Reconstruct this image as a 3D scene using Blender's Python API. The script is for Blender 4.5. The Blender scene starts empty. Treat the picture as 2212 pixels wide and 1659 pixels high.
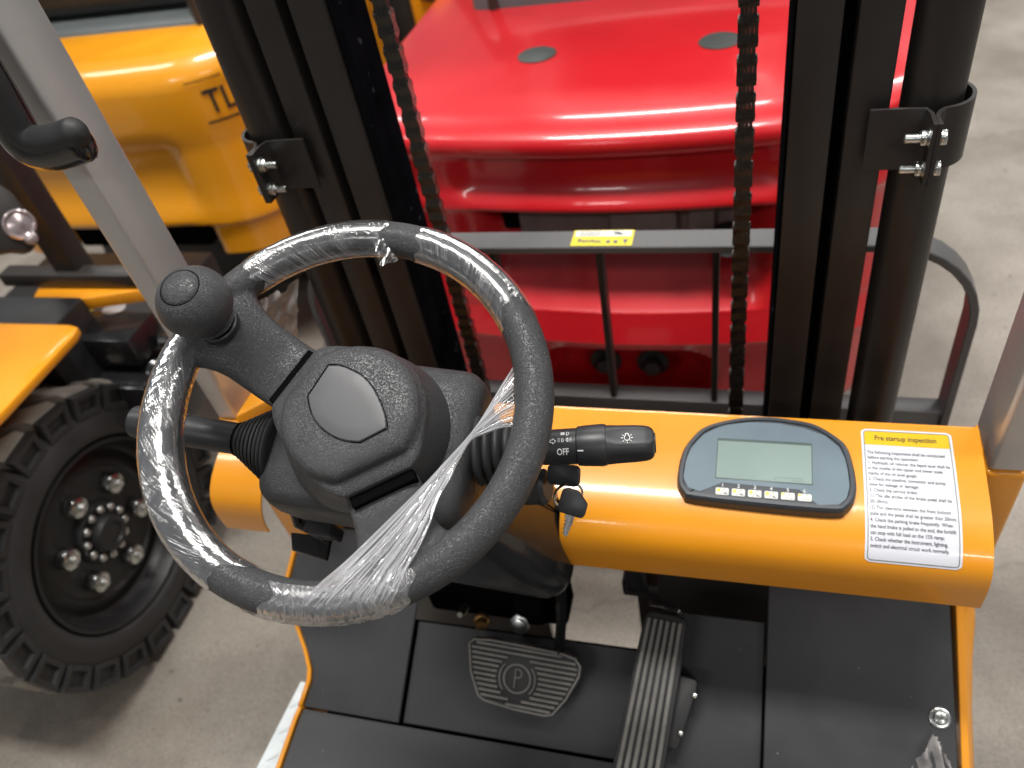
import bpy, bmesh, math, random
from mathutils import Vector as V, Matrix
random.seed(7)
scene = bpy.context.scene
col = scene.collection
rad = math.radians
# ------------------------------------------------------------------ camera
CAM_H = 1.55
FPX, CU, CV = 1722.0, 1106.0, 829.5            # focal length and centre of the photograph (2212 px wide)
AX = V((0.95900, 0.04130, -0.28040)); AY = V((0.22990, -0.69170, 0.68470)); AZ = V((-0.16570, -0.72100, -0.67280))
AX.normalize(); AY = (AY - AX*AX.dot(AY)).normalized(); AZ = (AZ - AX*AX.dot(AZ) - AY*AY.dot(AZ)).normalized()
cam_d = bpy.data.cameras.new('camera'); cam = bpy.data.objects.new('camera', cam_d); col.objects.link(cam)
rot = Matrix(((AX[0], -AX[1], -AX[2]), (AY[0], -AY[1], -AY[2]), (AZ[0], -AZ[1], -AZ[2])))
cam.matrix_world = Matrix.Translation((0, 0, CAM_H)) @ rot.to_4x4()
cam_d.sensor_width = 36; cam_d.lens = 36*FPX/2212; cam_d.clip_start = .02; cam_d.clip_end = 200
cam_d.dof.use_dof = True; cam_d.dof.focus_distance = .70; cam_d.dof.aperture_fstop = 5.0
scene.camera = cam
# ------------------------------------------------------------------ world and hall lamps
w = bpy.data.worlds.new('World'); scene.world = w; w.use_nodes = True
bg = w.node_tree.nodes['Background']; bg.inputs[0].default_value = (.92, .95, 1, 1); bg.inputs[1].default_value = .14
def lamp(loc, sx, sy, power, colr=(1, .975, .94), target=None):
    d = bpy.data.lights.new('ceiling_lamp', 'AREA'); d.shape = 'RECTANGLE'; d.size = sx; d.size_y = sy; d.energy = power; d.color = colr
    o = bpy.data.objects.new('ceiling_lamp', d); o.location = loc; col.objects.link(o)
    if target is not None:
        o.rotation_euler = (V(target)-V(loc)).to_track_quat('-Z', 'Y').to_euler()
    return o
for xx, yy, pw in ((-.5, .75, 190), (3.2, .9, 105), (-4.0, .9, 60), (-.6, 5.0, 120), (3.2, 5.0, 150), (-4.2, 5.0, 90), (-.4, 9.2, 110), (4.0, 9.2, 90), (-2.2, -4.2, 80), (2.4, -4.2, 90)):
    lamp((xx, yy, 5.0), 2.2, .45, pw)
scene.view_settings.view_transform = 'Standard'; scene.view_settings.look = 'None'
scene.view_settings.exposure = 0.0; scene.view_settings.gamma = 1.0; scene.view_settings.use_curve_mapping = False
try:
    scene.cycles.max_bounces = 6; scene.cycles.diffuse_bounces = 3; scene.cycles.glossy_bounces = 3; scene.cycles.transparent_max_bounces = 10
except Exception: pass

# ------------------------------------------------------------------ helpers
def ray(u, v):
    c = V((u-CU, v-CV, FPX))/FPX
    return V((AX.dot(c), AY.dot(c), AZ.dot(c)))
CAM = V((0, 0, CAM_H))
def pZ(u, v, z): d = ray(u, v); return CAM+d*((z-CAM_H)/d.z)
def pY(u, v, y): d = ray(u, v); return CAM+d*(y/d.y)
def pX(u, v, x): d = ray(u, v); return CAM+d*(x/d.x)
def pP(u, v, p, n): d = ray(u, v); return CAM+d*((V(p)-CAM).dot(V(n))/d.dot(V(n)))

WM = {}                                           # world translation of every object
def link(o, parent=None, loc=None):
    col.objects.link(o); L = V(loc) if loc is not None else V((0, 0, 0)); WM[o.name] = L
    if parent:
        o.parent = parent; o.matrix_parent_inverse = Matrix.Translation(-WM[parent.name])
    o.location = L
    return o
def thing(name, label, cat, loc, group=None):
    o = bpy.data.objects.new(name, None); o.empty_display_size = .05; link(o, None, loc)
    o['label'] = label; o['category'] = cat
    if group: o['group'] = group
    return o
def fin(me, mat, ang=35):
    me.materials.append(M[mat] if isinstance(mat, str) else mat)
    me.shade_smooth(); me.set_sharp_from_angle(angle=rad(ang))
def obj(name, bm, mat, parent=None, ang=35, loc=None, label=None):
    me = bpy.data.meshes.new(name); bmesh.ops.recalc_face_normals(bm, faces=bm.faces[:]); bm.to_mesh(me); bm.free()
    fin(me, mat, ang)
    o = bpy.data.objects.new(name, me); link(o, parent, loc)
    if label: o['label'] = label
    return o
def inst(name, me, parent, mat4, label=None):
    o = bpy.data.objects.new(name, me); col.objects.link(o); WM[o.name] = mat4.translation.copy()
    o.parent = parent; o.matrix_parent_inverse = Matrix.Translation(-WM[parent.name]); o.matrix_basis = mat4
    if label: o['label'] = label
    return o
def mesh_of(bm, mat, name, ang=35):
    me = bpy.data.meshes.new(name); bmesh.ops.recalc_face_normals(bm, faces=bm.faces[:]); bm.to_mesh(me); bm.free(); fin(me, mat, ang); return me
def NB(): return bmesh.new()
def bev(bm, off, seg=2, ang=30, edges=None):
    es = edges or [e for e in bm.edges if len(e.link_faces) == 2 and e.calc_face_angle(0) > rad(ang)]
    if es: bmesh.ops.bevel(bm, geom=es, offset=off, segments=seg, profile=.5, affect='EDGES', clamp_overlap=True)
def box(bm, lo, hi, b=0, seg=2, mtx=None):
    t = NB(); vs = [t.verts.new((x, y, z)) for x in (lo[0], hi[0]) for y in (lo[1], hi[1]) for z in (lo[2], hi[2])]
    for f in ((0, 1, 3, 2), (4, 6, 7, 5), (0, 4, 5, 1), (2, 3, 7, 6), (0, 2, 6, 4), (1, 5, 7, 3)): t.faces.new([vs[i] for i in f])
    bmesh.ops.recalc_face_normals(t, faces=t.faces[:])
    if b: bev(t, b, seg)
    merge(bm, t, mtx)
def merge(bm, t, mtx=None):
    if mtx is not None: bmesh.ops.transform(t, matrix=mtx, verts=t.verts[:])
    me = bpy.data.meshes.new('tmp'); t.to_mesh(me); t.free(); bm.from_mesh(me); bpy.data.meshes.remove(me)
def prism(bm, pts, h, b=0, seg=2, mtx=None, z0=0):
    """polygon in local xy extruded from z0 to z0+h"""
    t = NB(); a = [t.verts.new((p[0], p[1], z0)) for p in pts]; c = [t.verts.new((p[0], p[1], z0+h)) for p in pts]
    n = len(pts); t.faces.new(a[::-1]); t.faces.new(c)
    for i in range(n): t.faces.new((a[i], a[(i+1) % n], c[(i+1) % n], c[i]))
    bmesh.ops.recalc_face_normals(t, faces=t.faces[:])
    if b: bev(t, b, seg)
    merge(bm, t, mtx)
def frame(o, x, z):
    """matrix with origin o, local x and z axes"""
    z = V(z).normalized(); x = V(x); x = (x-z*z.dot(x)).normalized(); y = z.cross(x)
    m = Matrix((x, y, z)).transposed().to_4x4(); m.translation = V(o); return m
def axis(o, d):
    d = V(d).normalized(); x = V((0, 0, 1)) if abs(d.z) < .9 else V((1, 0, 0)); return frame(o, x, d)
def loft(bm, rings, close=True, cap=True):
    R = [[bm.verts.new(p) for p in r] for r in rings]; n = len(R[0])
    for a, b in zip(R, R[1:]):
        for i in range(n if close else n-1): bm.faces.new((a[i], a[(i+1) % n], b[(i+1) % n], b[i]))
    if cap and close:
        bm.faces.new(R[0][::-1]); bm.faces.new(R[-1])
    return R
def tube(bm, pts, r, n=10, cap=True, flat=1.0, up=None):
    pts = [V(p) for p in pts]; rings = []; pn = None
    for i, p in enumerate(pts):
        d = (pts[min(i+1, len(pts)-1)]-pts[max(i-1, 0)]).normalized()
        if pn is None:
            a = V(up) if up is not None else (V((0, 0, 1)) if abs(d.z) < .9 else V((1, 0, 0)))
        else: a = pn
        nn = (a-d*d.dot(a)).normalized(); pn = nn; bb = d.cross(nn)
        rr = r[i] if isinstance(r, (list, tuple)) else r
        rings.append([p+nn*rr*math.cos(2*math.pi*k/n)+bb*rr*flat*math.sin(2*math.pi*k/n) for k in range(n)])
    loft(bm, rings, True, cap)
def lathe(bm, prof, mtx, n=32, cap=True):
    """profile [(r,z)] round local z"""
    rings = [[mtx @ V((r*math.cos(2*math.pi*k/n), r*math.sin(2*math.pi*k/n), z)) for k in range(n)] for r, z in prof]
    loft(bm, rings, True, cap)
def hexnut(bm, mtx, r, h, b=.1):
    prism(bm, [(r*math.cos(k*math.pi/3), r*math.sin(k*math.pi/3)) for k in range(6)], h, r*b, 1, mtx)
def rrect(w, h, r, n=5, cx=0, cy=0):
    out = []
    for sx, sy, a0 in ((1, 1, 0), (-1, 1, 90), (-1, -1, 180), (1, -1, 270)):
        for k in range(n+1):
            a = rad(a0+90*k/n); out.append((cx+sx*(w/2-r)+r*math.cos(a), cy+sy*(h/2-r)+r*math.sin(a)))
    return out
def spline(pts, n=8, closed=False):
    P = [V(p) for p in pts]; out = []; m = len(P)
    for i in range(m if closed else m-1):
        g = lambda k: P[k % m] if closed else P[max(0, min(m-1, k))]
        a, b, c, d = g(i-1), g(i), g(i+1), g(i+2)
        for k in range(n):
            t = k/n; out.append(.5*((2*b)+(c-a)*t+(2*a-5*b+4*c-d)*t*t+(3*b-a-3*c+d)*t**3))
    if not closed: out.append(P[-1])
    return out
def sst(a, b, x):
    t = max(0, min(1, (x-a)/(b-a))); return t*t*(3-2*t)
def textmesh(s, size, align='LEFT', shear=0, bold=0):
    c = bpy.data.curves.new('t', 'FONT'); c.body = s; c.size = size; c.align_x = align; c.resolution_u = 3; c.shear = shear; c.offset = bold
    o = bpy.data.objects.new('t', c); col.objects.link(o)
    dg = bpy.context.evaluated_depsgraph_get(); me = bpy.data.meshes.new_from_object(o.evaluated_get(dg))
    vs = [(v.co.x, v.co.y) for v in me.vertices]; fs = [tuple(p.vertices) for p in me.polygons]
    bpy.data.objects.remove(o); bpy.data.curves.remove(c); bpy.data.meshes.remove(me)
    return vs, fs
def flatmesh(bm, vs, fs, fn):
    b = [bm.verts.new(fn(x, y)) for x, y in vs]
    for f in fs:
        try: bm.faces.new([b[i] for i in f])
        except ValueError: pass
def polyflat(bm, pts, fn): flatmesh(bm, pts, [tuple(range(len(pts)))], fn)
def strokes(bm, segs, wd, fn):
    """thick 2D line segments"""
    for (x0, y0), (x1, y1) in segs:
        d = V((x1-x0, y1-y0)); n = V((-d.y, d.x)).normalized()*wd/2
        polyflat(bm, [(x0-n.x, y0-n.y), (x1-n.x, y1-n.y), (x1+n.x, y1+n.y), (x0+n.x, y0+n.y)], fn)
def arcpts(cx, cy, r, a0, a1, n=12): return [(cx+r*math.cos(rad(a0+(a1-a0)*k/n)), cy+r*math.sin(rad(a0+(a1-a0)*k/n))) for k in range(n+1)]
def chainseg(p): return list(zip(p, p[1:]))

# ------------------------------------------------------------------ materials
M = {}
def mat(name, base, rough=.5, metal=0., coat=0., coat_r=.05, bump=None, var=.0, vscale=6., rvar=.0, spec=.5, ior=1.5, specks=None):
    m = bpy.data.materials.new(name); m.use_nodes = True; nt = m.node_tree; b = nt.nodes['Principled BSDF']; N = nt.nodes.new; L = nt.links.new
    b.inputs['Base Color'].default_value = (*base, 1); b.inputs['Roughness'].default_value = rough; b.inputs['Metallic'].default_value = metal
    b.inputs['Coat Weight'].default_value = coat; b.inputs['Coat Roughness'].default_value = coat_r; b.inputs['Specular IOR Level'].default_value = spec
    tc = N('ShaderNodeTexCoord')
    if var or rvar:
        nz = N('ShaderNodeTexNoise'); nz.inputs['Scale'].default_value = vscale; nz.inputs['Detail'].default_value = 6; nz.inputs['Roughness'].default_value = .65
        L(tc.outputs['Object'], nz.inputs['Vector'])
        if var:
            mx = N('ShaderNodeMix'); mx.data_type = 'RGBA'; mr = N('ShaderNodeMapRange'); mr.inputs[1].default_value = .3; mr.inputs[2].default_value = .7
            L(nz.outputs['Fac'], mr.inputs[0]); L(mr.outputs[0], mx.inputs[0])
            mx.inputs[6].default_value = (*[c*(1-var) for c in base], 1); mx.inputs[7].default_value = (*[min(1, c*(1+var)) for c in base], 1)
            L(mx.outputs[2], b.inputs['Base Color']); last = mx.outputs[2]
            if specks:                             # light dust and scratches lying on the surface
                n2 = N('ShaderNodeTexNoise'); n2.inputs['Scale'].default_value = specks[0]; n2.inputs['Detail'].default_value = 2; L(tc.outputs['Object'], n2.inputs['Vector'])
                r2 = N('ShaderNodeMapRange'); r2.inputs[1].default_value = specks[1]; r2.inputs[2].default_value = specks[1]+.03; L(n2.outputs['Fac'], r2.inputs[0])
                m2 = N('ShaderNodeMix'); m2.data_type = 'RGBA'; m2.inputs[7].default_value = (*specks[2], 1); L(r2.outputs[0], m2.inputs[0]); L(last, m2.inputs[6]); L(m2.outputs[2], b.inputs['Base Color'])
        if rvar:
            r3 = N('ShaderNodeMapRange'); r3.inputs[1].default_value = .3; r3.inputs[2].default_value = .7; r3.inputs[3].default_value = rough-rvar; r3.inputs[4].default_value = rough+rvar
            L(nz.outputs['Fac'], r3.inputs[0]); L(r3.outputs[0], b.inputs['Roughness'])
    if bump:
        kind, sc, st = bump[:3]; dist = bump[3] if len(bump) > 3 else .001
        if kind == 'grain':
            n1 = N('ShaderNodeTexNoise'); n1.inputs['Scale'].default_value = sc; n1.inputs['Detail'].default_value = 1.5; n1.inputs['Distortion'].default_value = .6
            L(tc.outputs['Object'], n1.inputs['Vector'])
            sb = N('ShaderNodeMath'); sb.operation = 'SUBTRACT'; sb.inputs[1].default_value = .5; L(n1.outputs['Fac'], sb.inputs[0])
            ab = N('ShaderNodeMath'); ab.operation = 'ABSOLUTE'; L(sb.outputs[0], ab.inputs[0])
            mr = N('ShaderNodeMapRange'); mr.inputs[1].default_value = 0; mr.inputs[2].default_value = .09; L(ab.outputs[0], mr.inputs[0]); out = mr.outputs[0]
        else:
            n1 = N('ShaderNodeTexNoise'); n1.inputs['Scale'].default_value = sc; n1.inputs['Detail'].default_value = 3; L(tc.outputs['Object'], n1.inputs['Vector']); out = n1.outputs['Fac']
        bp = N('ShaderNodeBump'); bp.inputs['Strength'].default_value = st; bp.inputs['Distance'].default_value = dist
        L(out, bp.inputs['Height']); L(bp.outputs[0], b.inputs['Normal'])
        if coat and kind != 'grain': L(bp.outputs[0], b.inputs['Coat Normal'])
    M[name] = m; return m
mat('orange_paint', (.83, .318, .010), .34, coat=.6, coat_r=.09, bump=('noise', 260, .05, .001), var=.03, vscale=5, rvar=.05)
mat('red_paint', (.62, .011, .018), .34, coat=.75, coat_r=.09, bump=('noise', 5, .04, .01), var=.05, vscale=4, rvar=.05)
mat('yellow_paint', (.86, .345, .012), .30, coat=.8, coat_r=.07, bump=('noise', 6, .03, .01), var=.04, vscale=4, rvar=.05)
mat('grain_plastic', (.050, .051, .054), .42, bump=('grain', 520, .75, .0006), var=.12, vscale=25, rvar=.06)
mat('fine_plastic', (.036, .037, .040), .45, bump=('grain', 650, .6, .0005), var=.12, vscale=18, rvar=.06)
mat('smooth_plastic', (.024, .025, .028), .42, bump=('noise', 1800, .05, .0002), var=.12, vscale=30, rvar=.05)
mat('gloss_black', (.012, .012, .013), .22, coat=.4, var=.2, vscale=20, rvar=.06)
mat('rubber', (.022, .022, .023), .60, bump=('noise', 300, .1, .0006), var=.25, vscale=14, rvar=.08)
mat('mast_black', (.024, .0210, .0195), .43, bump=('noise', 700, .10, .0004), var=.18, vscale=9, rvar=.07)
mat('mast_gloss', (.007, .007, .009), .60, spec=.0, bump=('noise', 60, .08, .001), var=.3, vscale=18, rvar=.08, specks=(38, .70, (.05, .055, .07)))
mat('grey_paint', (.10, .098, .098), .42, var=.1, vscale=8, rvar=.06, bump=('noise', 500, .05, .0004))
mat('floor_plate', (.030, .031, .034), .50, bump=('noise', 1100, .12, .0004), var=.30, vscale=7, rvar=.10, specks=(110, .77, (.22, .23, .24)))
mat('pad_rubber', (.165, .160, .148), .55, bump=('noise', 400, .12, .0006), var=.30, vscale=26, rvar=.08)
mat('silver_paint', (.56, .55, .54), .36, metal=.35, bump=('noise', 900, .06, .0004), var=.06, vscale=7, rvar=.06)
mat('zinc', (.62, .64, .62), .26, metal=1., var=.15, vscale=60, rvar=.08)
mat('steel', (.42, .40, .38), .30, metal=1., var=.2, vscale=60, rvar=.1)
mat('chain_steel', (.060, .056, .052), .30, metal=.75, var=.4, vscale=70, rvar=.12, bump=('noise', 400, .15, .0005))
mat('pin_steel', (.30, .27, .25), .32, metal=1., var=.3, vscale=90, rvar=.1)
mat('emblem', (.075, .076, .08), .36, spec=.28, metal=.0, bump=('noise', 900, .04, .0002), var=.05, vscale=30, rvar=.05)
mat('display_blue', (.140, .190, .225), .34, coat=.4, coat_r=.1, var=.04, vscale=20, rvar=.04)
mat('display_rim', (.042, .049, .058), .42, var=.1, vscale=30, rvar=.05)
mat('lcd', (.25, .325, .30), .18, coat=.4, var=.05, vscale=14)
mat('lcd_dark', (.06, .09, .085), .4)
mat('lcd_ghost', (.17, .25, .225), .2)
mat('button_white', (.66, .67, .62), .4, var=.04, vscale=60)
mat('button_yellow', (.78, .58, .06), .4)
mat('print_black', (.02, .02, .022), .45)
mat('print_white', (.78, .78, .77), .45)
mat('print_grey', (.16, .16, .15), .5)
mat('sticker_white', (.72, .74, .80), .32, coat=.3, coat_r=.12, var=.02, vscale=30)
mat('sticker_yellow', (.80, .50, .005), .34, coat=.3, coat_r=.12, var=.03, vscale=30)
mat('warn_yellow', (.78, .62, .03), .4, var=.05, vscale=30)
mat('tyre_rubber', (.029, .029, .030), .58, bump=('noise', 240, .2, .0010), var=.25, vscale=16, rvar=.08)
mat('tread_rubber', (.25, .228, .195), .74, bump=('noise', 180, .2, .0012), var=.25, vscale=14)
mat('rim_black', (.013, .013, .014), .46, var=.3, vscale=12, rvar=.08, bump=('noise', 120, .08, .001))
mat('tread_plate', (.62, .68, .70), .40, metal=.15, var=.10, vscale=30, rvar=.08)
mat('plug_grey', (.055, .062, .058), .5, var=.1, vscale=40)
mat('cast_grey', (.16, .13, .125), .55, var=.2, vscale=15, bump=('noise', 90, .2, .002))
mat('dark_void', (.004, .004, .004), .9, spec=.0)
mat('seat_vinyl', (.020, .022, .022), .38, bump=('noise', 30, .3, .006), var=.3, vscale=9, rvar=.1)
mat('hood_grey', (.11, .125, .125), .42, var=.1, vscale=6)
mat('green_paint', (.06, .32, .12), .5, var=.1)
mat('lens', (.42, .36, .36), .22, metal=.6, var=.3, vscale=60)
mat('brass', (.45, .27, .10), .35, metal=.9, var=.3, vscale=80)
mat('hose_grey', (.20, .19, .18), .5, var=.2, vscale=40)

def concrete():
    m = bpy.data.materials.new('concrete'); m.use_nodes = True; nt = m.node_tree; b = nt.nodes['Principled BSDF']; N = nt.nodes.new; L = nt.links.new
    tc = N('ShaderNodeTexCoord')
    def noise(sc, det, ro=.6):
        n = N('ShaderNodeTexNoise'); n.inputs['Scale'].default_value = sc; n.inputs['Detail'].default_value = det; n.inputs['Roughness'].default_value = ro; L(tc.outputs['Object'], n.inputs['Vector']); return n.outputs['Fac']
    def mrange(x, a, c, lo=0, hi=1):
        r = N('ShaderNodeMapRange'); r.inputs[1].default_value = a; r.inputs[2].default_value = c; r.inputs[3].default_value = lo; r.inputs[4].default_value = hi; L(x, r.inputs[0]); return r.outputs[0]
    def mix(f, a, c):
        x = N('ShaderNodeMix'); x.data_type = 'RGBA'; L(f, x.inputs[0])
        for k, q in ((6, a), (7, c)):
            if isinstance(q, tuple): x.inputs[k].default_value = (*q, 1)
            else: L(q, x.inputs[k])
        return x.outputs[2]
    c = mix(mrange(noise(1.7, 6), .36, .64), (.195, .168, .136), (.375, .342, .295))
    c = mix(mrange(noise(120, 5, .8), .46, .70, 0, .75), c, (.13, .115, .095))
    c = mix(mrange(noise(190, 3, .7), .60, .72, 0, .5), c, (.56, .53, .48))
    c = mix(mrange(noise(34, 3, .5), .70, .74, 0, .8), c, (.07, .065, .06))
    c = mix(mrange(noise(4.5, 6, .75), .50, .70, 0, .5), c, (.17, .148, .122))
    v = N('ShaderNodeTexVoronoi'); v.feature = 'DISTANCE_TO_EDGE'; v.inputs['Scale'].default_value = .55
    nz = N('ShaderNodeTexNoise'); nz.inputs['Scale'].default_value = 5; nz.inputs['Detail'].default_value = 6; L(tc.outputs['Object'], nz.inputs['Vector'])
    ad = N('ShaderNodeVectorMath'); ad.operation = 'MULTIPLY_ADD'; L(nz.outputs['Color'], ad.inputs[0]); ad.inputs[1].default_value = (.35, .35, .0); L(tc.outputs['Object'], ad.inputs[2]); L(ad.outputs[0], v.inputs['Vector'])
    c = mix(mrange(v.outputs['Distance'], .0, .006, .40, 0), c, (.12, .11, .095))
    L(c, b.inputs['Base Color'])
    L(mrange(noise(2.2, 5), .3, .7, .42, .68), b.inputs['Roughness'])
    bp = N('ShaderNodeBump'); bp.inputs['Strength'].default_value = .35; bp.inputs['Distance'].default_value = .002; L(noise(150, 4, .7), bp.inputs['Height']); L(bp.outputs[0], b.inputs['Normal'])
    M['concrete'] = m
concrete()

def film(name, streak_scale, density, haze, rot_deg=0.0, tint=(.96, .97, 1.0), bumpd=.0008, rough=.06, gloss=1.0):
    """clear stretch film: see-through with glossy creases; UV in metres (along, across)"""
    m = bpy.data.materials.new(name); m.use_nodes = True; nt = m.node_tree; nt.nodes.clear(); N = nt.nodes.new; L = nt.links.new
    out = N('ShaderNodeOutputMaterial'); uv = N('ShaderNodeTexCoord')
    mp = N('ShaderNodeMapping'); mp.inputs['Rotation'].default_value = (0, 0, rad(rot_deg)); L(uv.outputs['UV'], mp.inputs['Vector'])
    mp2 = N('ShaderNodeMapping'); mp2.inputs['Scale'].default_value = (streak_scale*.014, streak_scale, 1); L(mp.outputs[0], mp2.inputs['Vector'])
    def noise(vec, sc, det, dist=.2):
        n = N('ShaderNodeTexNoise'); n.inputs['Scale'].default_value = sc; n.inputs['Detail'].default_value = det; n.inputs['Roughness'].default_value = .6; n.inputs['Distortion'].default_value = dist; L(vec, n.inputs['Vector']); return n.outputs['Fac']
    n1 = noise(mp2.outputs[0], 1, 3, .4); n2 = noise(uv.outputs['UV'], 230, 2); nm = noise(uv.outputs['UV'], 28, 2)
    # thin ridged creases
    sb = N('ShaderNodeMath'); sb.operation = 'SUBTRACT'; sb.inputs[1].default_value = .5; L(n1, sb.inputs[0]); ab = N('ShaderNodeMath'); ab.operation = 'ABSOLUTE'; L(sb.outputs[0], ab.inputs[0])
    cr = N('ShaderNodeMapRange'); cr.inputs[1].default_value = .0; cr.inputs[2].default_value = .035; cr.inputs[3].default_value = 1; cr.inputs[4].default_value = 0; L(ab.outputs[0], cr.inputs[0])
    pm = N('ShaderNodeMapRange'); pm.inputs[1].default_value = .42; pm.inputs[2].default_value = .62; L(nm, pm.inputs[0])
    ck = N('ShaderNodeMath'); ck.operation = 'MULTIPLY'; L(cr.outputs[0], ck.inputs[0]); L(pm.outputs[0], ck.inputs[1])
    ad = N('ShaderNodeMath'); ad.operation = 'MULTIPLY_ADD'; ad.inputs[1].default_value = .05; L(n2, ad.inputs[0]); L(n1, ad.inputs[2])
    a2 = N('ShaderNodeMath'); a2.operation = 'MULTIPLY_ADD'; a2.inputs[1].default_value = .5; L(ck.outputs[0], a2.inputs[0]); L(ad.outputs[0], a2.inputs[2])
    bp = N('ShaderNodeBump'); bp.inputs['Strength'].default_value = 1; bp.inputs['Distance'].default_value = bumpd; L(a2.outputs[0], bp.inputs['Height'])
    gl = N('ShaderNodeBsdfGlossy'); gl.inputs['Roughness'].default_value = rough; gl.inputs['Color'].default_value = (1, 1, 1, 1); L(bp.outputs[0], gl.inputs['Normal'])
    df = N('ShaderNodeBsdfDiffuse'); df.inputs['Color'].default_value = (*tint, 1); L(bp.outputs[0], df.inputs['Normal'])
    tl = N('ShaderNodeBsdfTranslucent'); tl.inputs['Color'].default_value = (*tint, 1)
    d2 = N('ShaderNodeMixShader'); d2.inputs[0].default_value = .35; L(df.outputs[0], d2.inputs[1]); L(tl.outputs[0], d2.inputs[2])
    tr = N('ShaderNodeBsdfTransparent'); tr.inputs['Color'].default_value = (.98, .98, .98, 1)
    hz = N('ShaderNodeMath'); hz.operation = 'MULTIPLY_ADD'; hz.inputs[1].default_value = density; hz.inputs[2].default_value = haze; L(ck.outputs[0], hz.inputs[0])  # whitens the creases in diffuse colour, standing for their highlights
    m1 = N('ShaderNodeMixShader'); L(hz.outputs[0], m1.inputs[0]); L(tr.outputs[0], m1.inputs[1]); L(d2.outputs[0], m1.inputs[2])
    lw = N('ShaderNodeFresnel'); lw.inputs['IOR'].default_value = 1.5; L(bp.outputs[0], lw.inputs['Normal'])
    fm = N('ShaderNodeMath'); fm.operation = 'MULTIPLY'; fm.inputs[1].default_value = 1.7*gloss; L(lw.outputs[0], fm.inputs[0])
    fc = N('ShaderNodeMath'); fc.operation = 'MINIMUM'; fc.inputs[1].default_value = .8; L(fm.outputs[0], fc.inputs[0])
    m2 = N('ShaderNodeMixShader'); L(fc.outputs[0], m2.inputs[0]); L(m1.outputs[0], m2.inputs[1]); L(gl.outputs[0], m2.inputs[2])
    L(m2.outputs[0], out.inputs['Surface']); M[name] = m
film('film_tight', 420, .50, .02, 58, bumpd=.00024, rough=.15)
film('film_left', 330, .50, .03, -22, bumpd=.00030, rough=.14, gloss=1.5)
film('film_strand', 300, .5, .45, 0, rough=.2)
film('film_band', 700, .95, .13, 0, bumpd=.0010, rough=.10, gloss=1.2)
def bagmat():
    m = bpy.data.materials.new('film_bag'); m.use_nodes = True; nt = m.node_tree; b = nt.nodes['Principled BSDF']; N = nt.nodes.new; L = nt.links.new
    b.inputs['Base Color'].default_value = (.55, .53, .52, 1); b.inputs['Roughness'].default_value = .28; b.inputs['Alpha'].default_value = .5
    nz = N('ShaderNodeTexNoise'); nz.inputs['Scale'].default_value = 30; tc = N('ShaderNodeTexCoord'); L(tc.outputs['Object'], nz.inputs['Vector'])
    mr = N('ShaderNodeMapRange'); mr.inputs[1].default_value = .35; mr.inputs[2].default_value = .65; mr.inputs[3].default_value = .35; mr.inputs[4].default_value = .7; L(nz.outputs['Fac'], mr.inputs[0]); L(mr.outputs[0], b.inputs['Alpha'])
    M['film_bag'] = m
bagmat()

# ------------------------------------------------------------------ ground
bm = NB(); box(bm, (-14, -4, -.05), (14, 30, 0)); g = obj('ground', bm, 'concrete'); g['kind'] = 'structure'

# ================================================================== the orange forklift
FL = thing('forklift', 'orange forklift whose steering wheel, dashboard and black mast fill the foreground', 'forklift', (-.21, .5, 0))

# ---- dashboard: bent sheet
PROF = [(.6796, .8431), (.6304, .8363), (.5900, .8285), (.5652, .8212), (.5424, .8088), (.5286, .7933), (.5235, .7751), (.5229, .7551), (.5246, .7334)]
_pp = [V((0, a, b)) for a, b in PROF]; PP = spline(_pp, 6)
SS = [0.]
for a, b in zip(PP, PP[1:]): SS.append(SS[-1]+(b-a).length)
def dsh(X, s, off=0.):
    s = max(0, min(SS[-1], s)); i = 0
    while i < len(SS)-2 and SS[i+1] < s: i += 1
    t = (s-SS[i])/(SS[i+1]-SS[i]); p = PP[i].lerp(PP[i+1], t); d = (PP[i+1]-PP[i]).normalized()
    n = V((0, -d.z, d.y)); n = n if n.z-n.y > 0 else -n
    return V((X, p.y, p.z))+n*off
def sheet(bm, x0, x1, ss, th=.003):
    xs = 6; top = []; bot = []
    for s in ss:
        a, b = x0(s), x1(s)
        top.append([bm.verts.new(dsh(a+(b-a)*k/xs, s)) for k in range(xs+1)]); bot.append([bm.verts.new(dsh(a+(b-a)*k/xs, s, -th)) for k in range(xs+1)])
    m = len(ss)
    for i in range(m-1):
        for k in range(xs):
            bm.faces.new((top[i][k], top[i][k+1], top[i+1][k+1], top[i+1][k])); bm.faces.new((bot[i][k], bot[i+1][k], bot[i+1][k+1], bot[i][k+1]))
        bm.faces.new((top[i][0], top[i+1][0], bot[i+1][0], bot[i][0])); bm.faces.new((top[i][xs], bot[i][xs], bot[i+1][xs], top[i+1][xs]))
    for k in range(xs):
        bm.faces.new((top[0][k], bot[0][k], bot[0][k+1], top[0][k+1])); bm.faces.new((top[m-1][k], top[m-1][k+1], bot[m-1][k+1], bot[m-1][k]))
SMAX = SS[-1]
def xr(s):
    return -.300+.024*sst(.01, .058, s)+.076*sst(.055, .135, s)
ssR = [SMAX*k/44 for k in range(45)]
bm = NB(); sheet(bm, xr, lambda s: .247, ssR)
dash = obj('dashboard', bm, 'orange_paint', FL, 40)
bm = NB(); sheet(bm, lambda s: -.676, lambda s: -.598+.0*s-.012*sst(.15, .224, s), ssR)
obj('dashboard_end', bm, 'orange_paint', FL, 40)
bm = NB(); sheet(bm, lambda s: -.598, lambda s: -.300, [0, .006, .012]); obj('dashboard_bridge', bm, 'orange_paint', FL, 40)
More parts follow.
